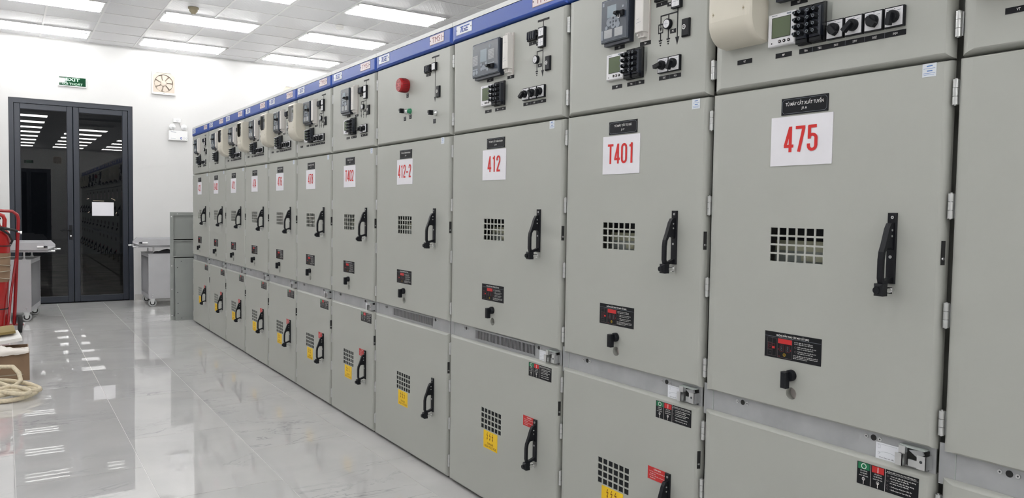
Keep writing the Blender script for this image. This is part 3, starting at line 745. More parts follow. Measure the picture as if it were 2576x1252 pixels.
def m_tms():
    b = MB(); b.cbox(0, 0.164, -0.002, 0, 0, 0.05, 0.0008, 'plate_pink'); y = -0.0023
    b.rect_line(0.002, 0.162, 0.002, 0.048, 0.0012, y, 'plate_red')
    for x in (0.008, 0.156): b.disc(x, 0.025, 0.0028, -0.002, -0.004, 'interior_dark', 8)
    b.text('TMS1', 0.028, 0.140, 0.010, 0.040, y, 'plate_red', 0.0)
    return b.mesh('type_plate')

# devices on the control door ------------------------------------------------
def m_relay(w, big):
    """protection relay: flange 27 mm proud, body behind, clear cover markings"""
    b = MB(); h = 0.164
    b.box(0.012, w-0.002, -0.022, 0.0, -0.012, h-0.004, 'relay_body')
    b.cbox(0, w-0.006, -0.031, -0.020, 0, h, 0.005, 'relay_face'); y = -0.0315
    b.rect_line(0.004, w-0.012, 0.005, h-0.006, 0.0008, y, 'relay_mark')
    b.flat(0.01, 0.02, h-0.024, h-0.010, y, 'relay_mark')
    if big:
        b.flat(0.008, 0.054, 0.058, 0.106, y, 'relay_note'); b.flat(0.152, 0.206, 0.072, 0.118, y, 'relay_note')
        for k in range(6): b.line(0.01, 0.062+0.0072*k, 0.052, 0.062+0.0072*k, 0.0016, y-0.0002, 'relay_face'); b.line(0.154, 0.077+0.0068*k, 0.204, 0.077+0.0068*k, 0.0016, y-0.0002, 'relay_face')
        b.flat(0.008, 0.054, 0.036, 0.042, y, 'relay_mark'); b.flat(0.078, 0.138, 0.068, 0.128, y, 'lcd_grey')
        for (x, z, r) in ((0.02, 0.022, 0.011), (0.046, 0.024, 0.011), (0.088, 0.056, 0.008), (0.134, 0.058, 0.008), (0.108, 0.04, 0.013), (0.146, 0.03, 0.011), (0.166, 0.136, 0.010), (0.09, 0.034, 0.009), (0.126, 0.036, 0.009)): b.disc(x, z, r, -0.031, y-0.02*r, 'relay_mark', 12)
        b.flat(0.15, 0.206, 0.050, 0.055, y, 'relay_mark')
        kx, kz = 0.186, 0.036
    else:
        b.flat(0.038, 0.09, 0.092, 0.138, y, 'lcd_grey')
        for q, (x, z, r) in enumerate(((0.05, 0.075, 0.016), (0.072, 0.08, 0.018), (0.092, 0.074, 0.016), (0.1, 0.06, 0.013), (0.075, 0.062, 0.014), (0.036, 0.055, 0.008))): b.disc(x, z, r, -0.031, y-0.0002*(q+1), 'relay_mark', 14)
        for (x, z) in ((0.058, 0.074), (0.074, 0.074), (0.09, 0.074), (0.074, 0.088), (0.074, 0.062)): b.disc(x, z, 0.0045, -0.031, y-0.0018, 'relay_face', 10)
        for x0 in (0.022, 0.082):
            b.flat(x0, x0+0.046, 0.016, 0.048, y, 'relay_note')
            for k in range(5): b.line(x0+0.002, 0.019+0.0056*k, x0+0.044, 0.019+0.0056*k, 0.0007, y-0.0002, 'relay_mark')
        b.disc(0.128, 0.122, 0.005, -0.031, y, 'relay_mark', 10); b.flat(0.004, 0.014, 0.012, 0.048, y, 'relay_mark')
        kx, kz = 0.118, 0.096
    b.cbox(kx-0.016, kx+0.020, -0.046, -0.030, kz-0.010, kz+0.010, 0.005, 'black'); b.rect_line(kx, kx+0.010, kz-0.018, kz-0.006, 0.002, -0.047, 'zinc' if not big else 'black')
    b.prism_yz([(-0.062, kz-0.004), (-0.044, kz-0.008), (-0.044, kz+0.008), (-0.058, kz+0.006)], kx-0.012, kx+0.004, 'black')
    return b.mesh('protection_relay')
def m_whitebox():
    b = MB(); b.box(0.002, 0.048, -0.005, 0, -0.03, 0.165, 'device_white'); b.cbox(0.0, 0.044, -0.034, -0.004, 0.0, 0.152, 0.002, 'device_white')
    b.box(0.006, 0.04, -0.022, -0.004, -0.018, 0.0, 'device_white'); b.box(0.006, 0.04, -0.022, -0.004, 0.152, 0.164, 'device_white')
    b.box(0.024, 0.036, -0.0225, -0.022, -0.014, -0.004, 'brown_grey'); b.disc(0.012, -0.009, 0.004, -0.022, -0.03, 'device_white', 10)
    for x in (0.014, 0.03): b.disc(x, 0.158, 0.004, -0.022, -0.0235, 'brown_grey', 8)
    for z, x0, x1 in ((0.118, 0.008, 0.032), (0.046, 0.010, 0.024), (0.034, 0.008, 0.034)): b.line(x0, z, x1, z+0.002, 0.0012, -0.0345, 'relay_mark')
    b.box(0.0485, 0.0495, -0.006, 0, -0.03, 0.165, 'brown_grey')
    return b.mesh('transducer')
def m_meter():
    b = MB(); b.cbox(0, 0.098, -0.016, 0, 0, 0.098, 0.003, 'device_white_lit'); y = -0.0165
    b.flat(0.015, 0.083, 0.024, 0.086, y, 'black_plate'); b.flat(0.0165, 0.0815, 0.0255, 0.0845, y-0.0002, 'lcd_green')
    for x in (0.045, 0.061, 0.077): b.disc(x, 0.0125, 0.0048, -0.016, -0.018, 'black_plate', 10); b.flat(x-0.002, x+0.002, 0.011, 0.014, -0.0184, 'plate_pink')
    b.disc(0.016, 0.0095, 0.0022, -0.016, -0.0165, 'black_plate', 8); b.line(0.014, 0.092, 0.034, 0.092, 0.002, y, 'relay_mark'); b.flat(0.068, 0.083, 0.0895, 0.0945, y, 'relay_mark')
    return b.mesh('power_meter')
def m_testblock():
    b = MB(); b.cbox(0, 0.043, -0.012, 0, -0.004, 0.11, 0.004, 'black'); b.cbox(0.003, 0.040, -0.03, -0.01, 0.012, 0.098, 0.005, 'relay_body')
    b.cbox(0.002, 0.041, -0.026, -0.01, -0.002, 0.012, 0.003, 'black')
    for k in range(4):
        for x in (0.011, 0.030):
            z = 0.024+0.0205*k
            b.lathe([(0.007, 0.03), (0.0075, 0.04), (0.0045, 0.046), (0.0045, 0.048)], 'black', 10, 'y', (x, 0, z)); b.ring(x, z, 0.0048, 0.0012, -0.0485, 'relay_mark', 10)
        b.line(0.0365, 0.018+0.0205*k, 0.0365, 0.030+0.0205*k, 0.0009, -0.0305, 'relay_mark')
    return b.mesh('test_block')
def m_shield(): return MB().face([(0, -0.045, 0.0), (0, 0, 0.0), (0, 0, 0.088), (0, -0.045, 0.088)], 'clear_plastic').mesh('clear_shield')
def m_switch(ang):
    b = MB(); b.box(-0.027, 0.027, -0.010, 0, -0.027, 0.027, 'black'); b.box(-0.024, 0.024, -0.0115, -0.009, -0.024, 0.024, 'device_white_lit'); y = -0.0118
    b.line(-0.020, 0.019, -0.010, 0.019, 0.0015, y, 'relay_mark'); b.line(0.010, 0.016, 0.019, 0.016, 0.0015, y, 'relay_mark'); b.disc(0.002, 0.021, 0.0012, -0.0115, y, 'black', 6)
    b.lathe([(0.0165, 0.010), (0.0165, 0.022), (0.014, 0.026)], 'black', 18, 'y', (0, 0, 0))
    c, s = math.cos(ang), math.sin(ang); P = [(-0.008, -0.006), (0.024, -0.0065), (0.024, 0.0065), (-0.008, 0.006)]
    b.prism_xz([(x*c-z*s, x*s+z*c) for (x, z) in P], -0.038, -0.022, 'black')
    return b.mesh('selector_switch')
def m_kblock():
    b = MB(); b.cbox(0, 0.066, -0.014, 0, 0, 0.043, 0.003, 'black')
    for k in range(4): b.prism_xz([(0.006+0.0155*k, 0.007), (0.012+0.0155*k, 0.005), (0.014+0.0155*k, 0.037), (0.008+0.0155*k, 0.039)], -0.019, -0.013, 'relay_body')
    b.box(0.064, 0.082, -0.010, 0, 0.016, 0.028, 'black')
    return b.mesh('fuse_block')
def m_indicator(cross):
    b = MB(); b.box(-0.0225, 0.0225, -0.013, 0, -0.0215, 0.0215, 'black'); b.box(-0.0175, 0.0175, -0.0145, -0.012, -0.0165, 0.0165, 'device_white_lit'); y = -0.0148
    if cross: b.line(-0.014, 0, 0.014, 0, 0.0012, y, 'relay_mark'); b.line(0, -0.014, 0, 0.014, 0.0012, y, 'relay_mark')
    else: b.line(0, -0.014, -0.001, 0, 0.0014, y, 'relay_mark'); b.line(-0.001, 0, -0.010, 0.013, 0.0014, y, 'relay_mark'); b.line(-0.001, 0, 0.009, 0.013, 0.0014, y, 'relay_mark')
    return b.mesh('position_indicator')
def m_indicator_round():
    b = MB(); b.lathe([(0.0185, 0), (0.0185, 0.012), (0.0175, 0.013)], 'black', 20, 'y'); b.lathe([(0.0145, 0.013), (0.0145, 0.0138)], 'device_white_lit', 20, 'y'); y = -0.0142
    b.line(-0.011, 0, 0.011, 0, 0.0012, y, 'relay_mark'); b.line(0, -0.011, 0, 0.011, 0.0012, y, 'relay_mark'); return b.mesh('earth_switch_indicator')
def m_socket():
    b = MB(); b.cbox(-0.0185, 0.0185, -0.010, 0, -0.031, 0.031, 0.004, 'black'); b.ring(-0.004, 0.002, 0.0085, 0.003, -0.0106, 'white_ink', 16); b.disc(-0.004, 0.002, 0.003, -0.010, -0.0106, 'zinc', 4); return b.mesh('voltage_detector')
def m_mimic(kind):
    """printed single-line diagram: x measured from the main line, z absolute"""
    b = MB(); y0, y1 = -0.0008, 0.0
    def bar(x0, x1, z0, z1): b.box(x0, x1, y0, y1, z0, z1, 'black_plate')
    w = 0.0022
    bar(-0.042, 0.044, 2.298, 2.307)
    bar(-w, w, 2.084 if kind != 'D' else 2.08, 2.298)
    b.prism_xz([(-0.0095, 2.084), (0.0095, 2.084), (0, 2.056)], y0, y1, 'black_plate')
    def earth(x):
        for k in range(3): s = 0.0095-0.003*k; b.prism_xz([(x-s, 2.086-0.0085*k), (x+s, 2.086-0.0085*k), (x+s-0.002, 2.081-0.0085*k), (x-s+0.002, 2.081-0.0085*k)], y0, y1, 'black_plate')
    if kind != 'D':
        bar(-0.044-w, 0, 2.1685, 2.173) if kind == 'C' else bar(-0.083, 0, 2.1685, 2.173)
        bar(-0.044-w, -0.044+w, 2.086, 2.17); earth(-0.044)
    if kind in 'AB':
        x = -0.083; bar(x-w, x+w, 2.143, 2.173); bar(x-w, x+w, 2.086, 2.112); earth(x)
        for (a, c, d, e) in ((x-0.012, x+0.012, 2.139, 2.143), (x-0.012, x+0.012, 2.109, 2.113), (x-0.012, x-0.009, 2.109, 2.143), (x+0.009, x+0.012, 2.109, 2.143)): bar(a, c, d, e)
        b.prism_xz([(x-0.005, 2.130), (x+0.005, 2.130), (x, 2.116)], y0, y1, 'black_plate'); bar(x-w*0.7, x+w*0.7, 2.13, 2.14)
    return b.mesh('single_line_diagram')
def m_tag(codes, w):
    n = len(codes); b = MB(); b.box(0, w*n, -0.001, 0, 0, 0.0145, 'black_plate'); y = -0.0013
    for i, s in enumerate(codes):
        tw = 0.0044*len(s); cx = w*(i+0.5); b.text(s, cx-tw/2, cx+tw/2, 0.0042, 0.0105, y, 'white_ink', 0.01)
        if i: b.line(w*i, 0, w*i, 0.0145, 0.0006, y, 'relay_mark')
    return b.mesh('code_tag')
def m_meterbox():
    """cream electricity meter housing with a clear window at its top front"""
    b = MB(); w = 0.17; zt, D = 0.285, 0.09
    # side profile (y, z): rounded belly at the bottom
    prof = [(0, 0.0)]+[(-0.02-0.07*math.sin(k*PI/16), 0.002+0.073*(1-math.cos(k*PI/16))) for k in range(9)]
    prof[-1] = (-D, 0.075); back = [(-D, zt-0.012), (-D+0.010, zt), (0, zt)]
    n = len(prof); c = 0.012
    cols = [(0.0, 0.84), (0.004, 0.92), (0.010, 0.975), (0.0168, 1.0), (w-0.0168, 1.0), (w-0.010, 0.975), (w-0.004, 0.92), (w, 0.84)]
    V = [(x, p[0]*k, p[1]+(1-k)*0.03) for (x, k) in cols for p in prof]; m_ = len(cols)
    b.mesh_in(V, [(i*n+j, (i+1)*n+j, (i+1)*n+j+1, i*n+j+1) for i in range(m_-1) for j in range(n-1)], 'cream', True)
    rows = [[(x, q[0]*k, q[1]) for q in [(-D, 0.075+(1-k)*0.03)]+back] for (x, k) in cols]
    for i in range(m_-1):
        for j in range(3):
            if i == 3 and j == 0: continue
            b.face([rows[i][j], rows[i+1][j], rows[i+1][j+1], rows[i][j+1]], 'cream')
    for i, flip in ((0, False), (m_-1, True)):
        x, k = cols[i]; poly = [(x, p[0]*k, p[1]+(1-k)*0.03) for p in prof]+[(x, q[0]*k, q[1]) for q in back]
        b.face(poly[::-1] if flip else poly, 'cream')
    # front face with window opening
    x0, x1, z0, z1 = c*1.4, w-c*1.4, 0.075, zt-0.012; wx0, wx1, wz0, wz1 = 0.020, 0.150, 0.155, 0.270
    b.flat(x0, x1, z0, wz0-0.012, -D, 'cream'); b.flat(x0, wx0, wz0-0.012, z1, -D, 'cream'); b.flat(wx1, x1, wz0-0.012, z1, -D, 'cream'); b.flat(wx0, wx1, wz1, z1, -D, 'cream')
    b.face([(wx0, -D, wz0-0.012), (wx0+0.03, -D, wz0-0.012), (wx0, -D, wz0+0.006)], 'cream'); b.face([(wx1, -D, wz0-0.012), (wx1, -D, wz0+0.006), (wx1-0.03, -D, wz0-0.012)], 'cream')
    b.box(wx0-0.004, wx1+0.004, -0.058, -0.05, wz0-0.016, wz1+0.004, 'cream_dark')
    b.box(wx0+0.012, wx1-0.012, -0.07, -0.058, wz0+0.004, wz1-0.010, 'plastic_white'); b.flat(wx0+0.03, wx1-0.03, wz1-0.05, wz1-0.026, -0.0705, 'lcd_green')
    for z in (wz0+0.016, wz0+0.026, wz0+0.036): b.line(wx0+0.026, z, wx1-0.026, z, 0.003, -0.0705, 'relay_mark')
    for z in (wz0+0.03, wz1-0.03): b.disc(wx1-0.018, z, 0.006, -0.07, -0.074, 'black', 10)
    for x in (0.028, 0.148): b.disc(x, 0.098, 0.0035, -D, -D-0.001, 'cream_dark', 8); b.line(x, 0.09, x, 0.106, 0.0014, -D-0.0012, 'cream_dark')
    return b.mesh('meter_housing')
def m_meterbox_window():
    b = MB(); b.flat(0.0205, 0.1495, 0.1435, 0.2695, -0.0895, 'clear_plastic'); return b.mesh('clear_window')
def m_siren():
    b = MB(); b.lathe([(0.036, 0.0), (0.040, 0.004), (0.040, 0.052), (0.036, 0.058)], 'siren_red', 24, 'y')
    b.ring(0, 0, 0.031, 0.004, -0.0585, 'plate_red', 20)
    for k in range(6): a = 2*PI*k/6; b.disc(0.018*math.cos(a), 0.018*math.sin(a), 0.0055, -0.058, -0.0586, 'plate_red', 8)
    for k in range(24):
        a = 2*PI*k/24; b.tube([(0.0402*math.cos(a), -0.012, 0.0402*math.sin(a)), (0.0402*math.cos(a), -0.046, 0.0402*math.sin(a))], 0.0016, 'plate_red', 4)
    return b.mesh('siren')
def m_twist(): 
    b = MB(); b.lathe([(0.015, 0), (0.015, 0.008), (0.012, 0.010), (0.012, 0.022)], 'zinc', 16, 'y'); b.cbox(-0.007, 0.007, -0.046, -0.02, -0.013, 0.013, 0.002, 'black'); b.cbox(-0.018, 0.0, -0.044, -0.022, -0.002, 0.013, 0.002, 'black'); return b.mesh('key_switch')
def m_lamp(): return MB().lathe([(0.0155, 0), (0.0155, 0.008), (0.013, 0.010), (0.013, 0.018), (0.008, 0.021), (0.0, 0.022)], 'lamp_green', 16, 'y').mesh('green_lamp')
def m_smalltag():
    b = MB(); b.box(-0.014, 0.014, -0.001, 0, -0.014, 0.010, 'black_plate'); b.line(-0.008, 0.004, 0.008, 0.004, 0.003, -0.0013, 'relay_mark'); b.line(-0.004, -0.006, 0.004, -0.006, 0.003, -0.0013, 'relay_mark'); return b.mesh('code_tag')

def S(key, fn, *a): return shared((key,)+a, lambda: fn(*a))

def cabinet(y_left, wd, kind, number, line1, line2, label, lever=True, earth=True, grille=False, sheet=True):
    t = thing('switchgear_cabinet', label, 'cabinet', (0, y_left, 0), -PI/2, 'row of grey switchgear cabinets')
    o, ho = voff(wd), hoff(wd)
    place(S('body', m_body, wd), 'cabinet_body', t); place(S('plinth', m_plinth, wd), 'plinth', t); place(S('cap', m_cap, wd), 'top_cap', t)
    hd = place(S('header', m_header, wd), 'header_panel', t)
    place(S('tge', m_tge), 'maker_plate', hd, (0.054, 0, 2.371)); place(S('tms', m_tms), 'type_plate', hd, (wd-0.248, 0, 2.371))
    # strip between the doors
    st = place(S('strip', m_strip, wd), 'shutter_strip', t)
    if grille: place(S('grille', m_grille), 'slotted_grille', st, (0.27 if wd > 0.97 else 0.2, 0, 0.809))
    if lever:
        place(S('posplate', m_interlock_plate), 'position_plate', st, (0.633+wd-0.8, 0, 0.796)); place(S('lever', m_lever), 'interlock_latch', st, (0.702+wd-0.8, 0, 0.806))
    # breaker (middle) door
    md = place(S('mid', m_mid, wd), 'breaker_door', t)
    if sheet:
        place(shared(('np', line1, line2), lambda: m_nameplate(line1, line2)), 'name_plate', md, (0.298+o*0.95, 0, 1.764))
        place(shared(('num', number), lambda: m_number(number)), 'number_sheet', md, (0.263+o*0.9, 0, 1.611))
    place(S('vin', m_vent_inside), 'breaker_front', t, (0.215+o, 0, 1.32))
    place(S('handle', m_handle), 'door_handle', md, (0.665+ho*0.98, 0, 1.471)); place(S('sticker', m_sticker), 'inspection_sticker', md, (0.728+wd-0.8-0.03*(wd > 0.9), 0, 1.821))
    place(S('instr', m_instruction), 'instruction_label', md, (0.263+o, 0, 1.02)); place(S('knob', m_knob), 'latch_knob', md, (0.364+o, 0, 0.976))
    place(S('slot', m_slot), 'edge_slot', md, (wd-0.017, 0, 1.37))
    for z in (1.776, 1.49, 1.212, 0.935): place(S('hinge', m_hinge), 'hinge', md, (0.008, 0.012, z))
    # cable (lower) door
    ld = place(S('low', m_low, wd), 'cable_door', t)
    place(S('vmesh', m_vent_mesh), 'vent_screen', ld, (0.271+o, 0, 0.376)); place(S('danger', m_danger), 'danger_label', ld, (0.298+o, 0, 0.283))
    place(S('handle', m_handle), 'door_handle', ld, (0.664+ho*0.99, 0, 0.525)); place(S('slot', m_slot), 'edge_slot', ld, (wd-0.018, 0, 0.61))
    if earth:
        place(S('warn', m_warning), 'warning_label', ld, (0.559+ho*1.02, 0, 0.478)); place(S('earth', m_earthing), 'earthing_label', ld, (0.589+wd-0.8-0.018*(wd > 0.9), 0, 0.715))
    for z in (0.717, 0.515, 0.31, 0.105): place(S('hinge', m_hinge), 'hinge', ld, (0.008, 0.012, z))
    # control (upper) door
    ud = place(S('upper', m_upper, wd), 'control_door', t)
    for z in (2.25, 1.945): place(S('hinge', m_hinge), 'hinge', ud, (0.008, 0.012, z))
    ml = {'A': 0.652, 'B': 0.652, 'C': wd-0.162, 'D': wd-0.18, 'E': 0.652}[kind]
    place(S('mimic', m_mimic, {'E': 'D'}.get(kind, kind)), 'single_line_diagram', ud, (ml, 0, 0))
    place(S('ind', m_indicator, False), 'position_indicator', ud, (ml, 0, 2.248)); place(S('kb', m_kblock), 'fuse_block', ud, (ml-0.11, 0, 2.224))
    place(shared('tagK', lambda: m_tag(['K'], 0.056)), 'code_tag', ud, (ml-0.108, 0, 2.2065)); place(S('sock', m_socket), 'voltage_detector', ud, (ml+0.044, 0, 2.107))
    if kind in 'ABCE': place(S('ind', m_indicator, True), 'position_indicator', ud, (ml, 0, 2.204)); place(shared('tagP', lambda: m_tag(['P0'], 0.03)), 'code_tag', ud, (ml-0.052, 0, 2.1985))
    if kind in 'ABC': place(S('indr', m_indicator_round), 'earth_switch_indicator', ud, (ml-0.043, 0, 2.135)); place(shared('tagE', lambda: m_tag(['PE'], 0.028)), 'code_tag', ud, (ml-0.035, 0, 2.1))
    if kind != 'D':
        big = kind == 'C' and wd > 0.97
        rw, rx = (0.25, 0.273) if big else (0.16, 0.268)
        wx = 0.556 if big else 0.466
        place(S('relay', m_relay, rw, big), 'protection_relay', ud, (rx, 0, 2.118)); place(S('wbox', m_whitebox), 'transducer', ud, (wx, 0, 2.125))
        place(shared('tagF', lambda: m_tag(['KF'], 0.058)), 'code_tag', ud, (rx+rw*0.5-0.03, 0, 2.09)); place(shared('tagB', lambda: m_tag(['TBP'], 0.057)), 'code_tag', ud, (wx-0.004, 0, 2.081))
        mx, tx, sx = {'A': (0.249, 0.353, 0.446), 'B': (0.288, 0.396, 0.567), 'C': (0.334, 0.447, wd-0.308), 'E': (0.288, 0.396, None)}[kind]
        place(S('meter', m_meter), 'power_meter', ud, (mx, 0, 1.975)); place(shared('tagM', lambda: m_tag(['MF'], 0.058)), 'code_tag', ud, (mx+0.02, 0, 1.941))
        for k in range(2): place(S('tb', m_testblock), 'test_block', ud, (tx+0.0465*k, 0, 1.968))
        place(S('shield', m_shield), 'clear_shield', ud, (tx+0.106, 0, 1.984))
        place(shared('tagT', lambda: m_tag(['TBA', 'TBU'], 0.0465)), 'code_tag', ud, (tx, 0, 1.941))
        if sx is not None:
            n = {'A': 4, 'B': 2, 'C': 3}[kind]; pitch = 0.0585 if kind != 'B' else 0.054
            for k in range(n):
                ang = {'A': (-0.9, -2.4, -0.8, -1.75), 'B': (-2.9, -2.0), 'C': (-2.5, -0.9, -1.8)}[kind][k]
                place(shared(('sw', ang), lambda: m_switch(ang)), 'selector_switch', ud, (sx+pitch*(k+0.5), 0, 1.991))
            codes = {'A': ['S01', 'S7V', 'S0Z', 'SQ0'], 'B': ['S0Z', 'SQ1'], 'C': ['S01', 'S0Z', 'SQ0']}[kind]
            place(shared(('tagS', kind), lambda: m_tag(codes, pitch)), 'code_tag', ud, (sx, 0, 1.941))
    if kind == 'A':
        place(S('mbox', m_meterbox), 'meter_housing', ud, (0.066, 0, 1.996)); place(S('mboxw', m_meterbox_window), 'clear_window', ud, (0.066, 0, 1.996))
        place(shared('tagV', lambda: m_tag(['VT'], 0.058)), 'code_tag', ud, (0.121, 0, 1.943))
    if kind == 'D':
        place(S('siren', m_siren), 'siren', ud, (0.468, 0, 2.188)); place(S('stag', m_smalltag), 'code_tag', ud, (0.473, 0, 2.132))
        place(S('twist', m_twist), 'key_switch', ud, (0.462, 0, 2.040)); place(S('stag', m_smalltag), 'code_tag', ud, (0.440, 0, 2.0)); place(S('glamp', m_lamp), 'green_lamp', ud, (0.515, 0, 2.036)); place(S('stag', m_smalltag), 'code_tag', ud, (0.514, 0, 2.005))
        place(S('twist', m_twist), 'key_switch', ud, (0.832, 0, 1.994)); place(S('stag', m_smalltag), 'code_tag', ud, (0.816, 0, 1.953))
    return t

XT = 'TỦ MÁY CẮT XUẤT TUYẾN'
def build_cabinets():
    g = 'grey switchgear cabinet '
    cabinet(10.385, 0.945, 'C', '432', 'TỦ MÁY CẮT LỘ TỔNG', 'J2.1', g+'with sheet 432, last in the row beside the leaning frame', grille=True)
    cabinet(9.440, 0.790, 'E', 'D-402', 'TỦ ĐO LƯỜNG', 'J2.2', g+'without a cream meter box, second from the far end')
    cabinet(8.648, 0.805, 'A', '472', XT, 'J2.3', g+'with the farthest cream meter box, third from the far end, sheet 472')
    cabinet(7.842, 0.805, 'A', '474', XT, 'J2.4', g+'with a cream meter box, fourth from the far end, sheet 474')
    cabinet(7.036, 0.800, 'A', '476', XT, 'J2.5', g+'with a cream meter box, fifth from the far end, sheet 476')
    cabinet(6.236, 0.806, 'A', '478', XT, 'J2.6', g+'with a cream meter box, next to the T402 cabinet, sheet 478')
    cabinet(5.430, 0.799, 'B', 'T402', 'TỦ MÁY CẮT TỤ BÙ', 'J2.7', g+'with a red T402 sheet, between 478 and 412-2')
    cabinet(4.631, 1.000, 'D', '412-2', 'TỦ DAO CẮM PHÂN ĐOẠN', 'J2.8', g+'with sheet 412-2 and a round red siren on top', lever=False, earth=False, grille=True)
    cabinet(3.631, 0.998, 'C', '412', 'TỦ MÁY CẮT PHÂN ĐOẠN', 'J1.8', g+'with sheet 412 and a slotted grille, wide relay on top', grille=True)
    cabinet(2.633, 0.804, 'B', 'T401', 'TỦ MÁY CẮT TỤ BÙ', 'J1.7', g+'with a red T401 sheet, between 412 and 475')
    cabinet(1.829, 0.800, 'A', '475', XT, 'J1.6', g+'with sheet 475, nearest one fully in the photo')
    cabinet(1.029, 0.800, 'A', '', '', '', g+'cut off by the right edge of the photo', sheet=False)
    cabinet(0.229, 0.800, 'A', '', '', '', g+'beside the camera, outside the photo', sheet=False)
build_cabinets()

# ------------------------------------------------------------------ things on the far wall and ceiling
def exit_sign(loc, rotz, label):
    t = thing('exit_sign', label, 'exit sign', loc, rotz)
    b = MB(); w, h = 0.36, 0.146
    b.box(-w/2, w/2, -0.026, 0, 0, h, 'plastic_white'); b.flat(-w/2+0.009, w/2-0.009, 0.011, h-0.011, -0.0264, 'exit_green'); b.build('sign_box', t)
    MB().text('EXIT', -0.085, 0.094, 0.078, 0.124, -0.0268, 'exit_letter', 0.03).text('LỐI THOÁT', -0.126, 0.130, 0.022, 0.072, -0.0268, 'exit_letter', 0.02).build('sign_lettering', t)
    MB().tube([(-0.13, -0.012, h), (-0.13, -0.012, h+0.015), (-0.126, -0.006, h+0.02)], 0.003, 'plastic_white', 6).tube([(0.0, -0.012, h), (0.02, -0.012, h+0.012), (0.07, -0.012, h+0.012), (0.12, -0.012, h+0.004)], 0.0025, 'tube_cap', 6).build('hanging_wire', t)
exit_sign((-1.126, YF, 3.196), 0, 'green lit exit sign with two lines, above the double door')
exit_sign((-1.10, YB, 3.196), PI, 'green exit sign above the rear door, seen mirrored in the glass')

def fan(loc, rotz, label):
    t = thing('exhaust_fan', label, 'fan', loc, rotz, 'square wall exhaust fans')
    def frame():
        b = MB(); s = 0.168; n = 32; R = 0.136
        for i in range(n):
            a, c = 2*PI*i/n, 2*PI*(i+1)/n
            def sq(t): k = 1/max(abs(math.cos(t)), abs(math.sin(t))); return (s*0.94*k*math.cos(t), -0.03, s*0.94*k*math.sin(t))
            p = lambda t, r, y: (r*math.cos(t), y, r*math.sin(t))
            b.face([p(a, R, -0.03), sq(a), sq(c), p(c, R, -0.03)], 'fan_beige'); b.face([p(a, R, -0.03), p(c, R, -0.03), p(c, R, -0.006), p(a, R, -0.006)], 'fan_beige', True)
        b.box(-s, s, -0.042, 0, -s-0.006, -s*0.86, 'fan_white')
        for q in (-1, 1): b.box(q*s*0.97-0.006, q*s*0.97+0.006, -0.04, 0, -s*0.86, s, 'fan_white')
        b.box(-s, s, -0.04, 0, s*0.95, s+0.004, 'fan_white'); b.line(-0.016, -s*0.93, 0.016, -s*0.93, 0.008, -0.0425, 'relay_mark')
        for (qx, qz) in ((-1, 1), (1, 1)): b.prism_xz([(qx*s*0.95, qz*s*0.95), (qx*s*0.95, qz*s*0.62), (qx*s*0.62, qz*s*0.95)], -0.033, -0.028, 'fan_white')
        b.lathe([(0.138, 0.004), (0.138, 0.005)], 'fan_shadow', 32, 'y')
        return b.mesh('fan_frame')
    place(S('fanframe', frame), 'fan_frame', t)
    def blade():
        b = MB(); P = []
        for (r, a) in ((0.035, -0.30), (0.075, -0.42), (0.128, -0.34), (0.132, 0.05), (0.120, 0.36), (0.075, 0.30), (0.035, 0.20)): P.append((r*math.sin(a), r*math.cos(a)))
        vs = [(x, -0.018-0.05*x, z) for (x, z) in P]; n = len(vs)
        b.mesh_in(vs+[(x, y+0.003, z) for (x, y, z) in vs], [tuple(range(n)), tuple(range(2*n-1, n-1, -1))]+[(i, (i+1) % n, n+(i+1) % n, n+i) for i in range(n)], 'fan_beige')
        return b.mesh('fan_blade')
    for k in range(7): place(S('fanblade', blade), 'fan_blade', t, (0, 0, 0), (0, 2*PI*k/7+0.2, 0))
    place(S('fanhub', lambda: MB().lathe([(0.045, 0.01), (0.045, 0.026), (0.03, 0.031), (0, 0.032)], 'fan_beige', 20, 'y').mesh('fan_hub')), 'fan_hub', t)
fan((0.112, YF, 3.372), 0, 'cream square exhaust fan on the far wall, right of the exit sign')
fan((2.13, YF, 3.36), 0, 'exhaust fan on the far wall peeking over the cabinet tops')
fan((-0.05, YB, 3.37), PI, 'exhaust fan on the rear wall, seen only mirrored in glass')

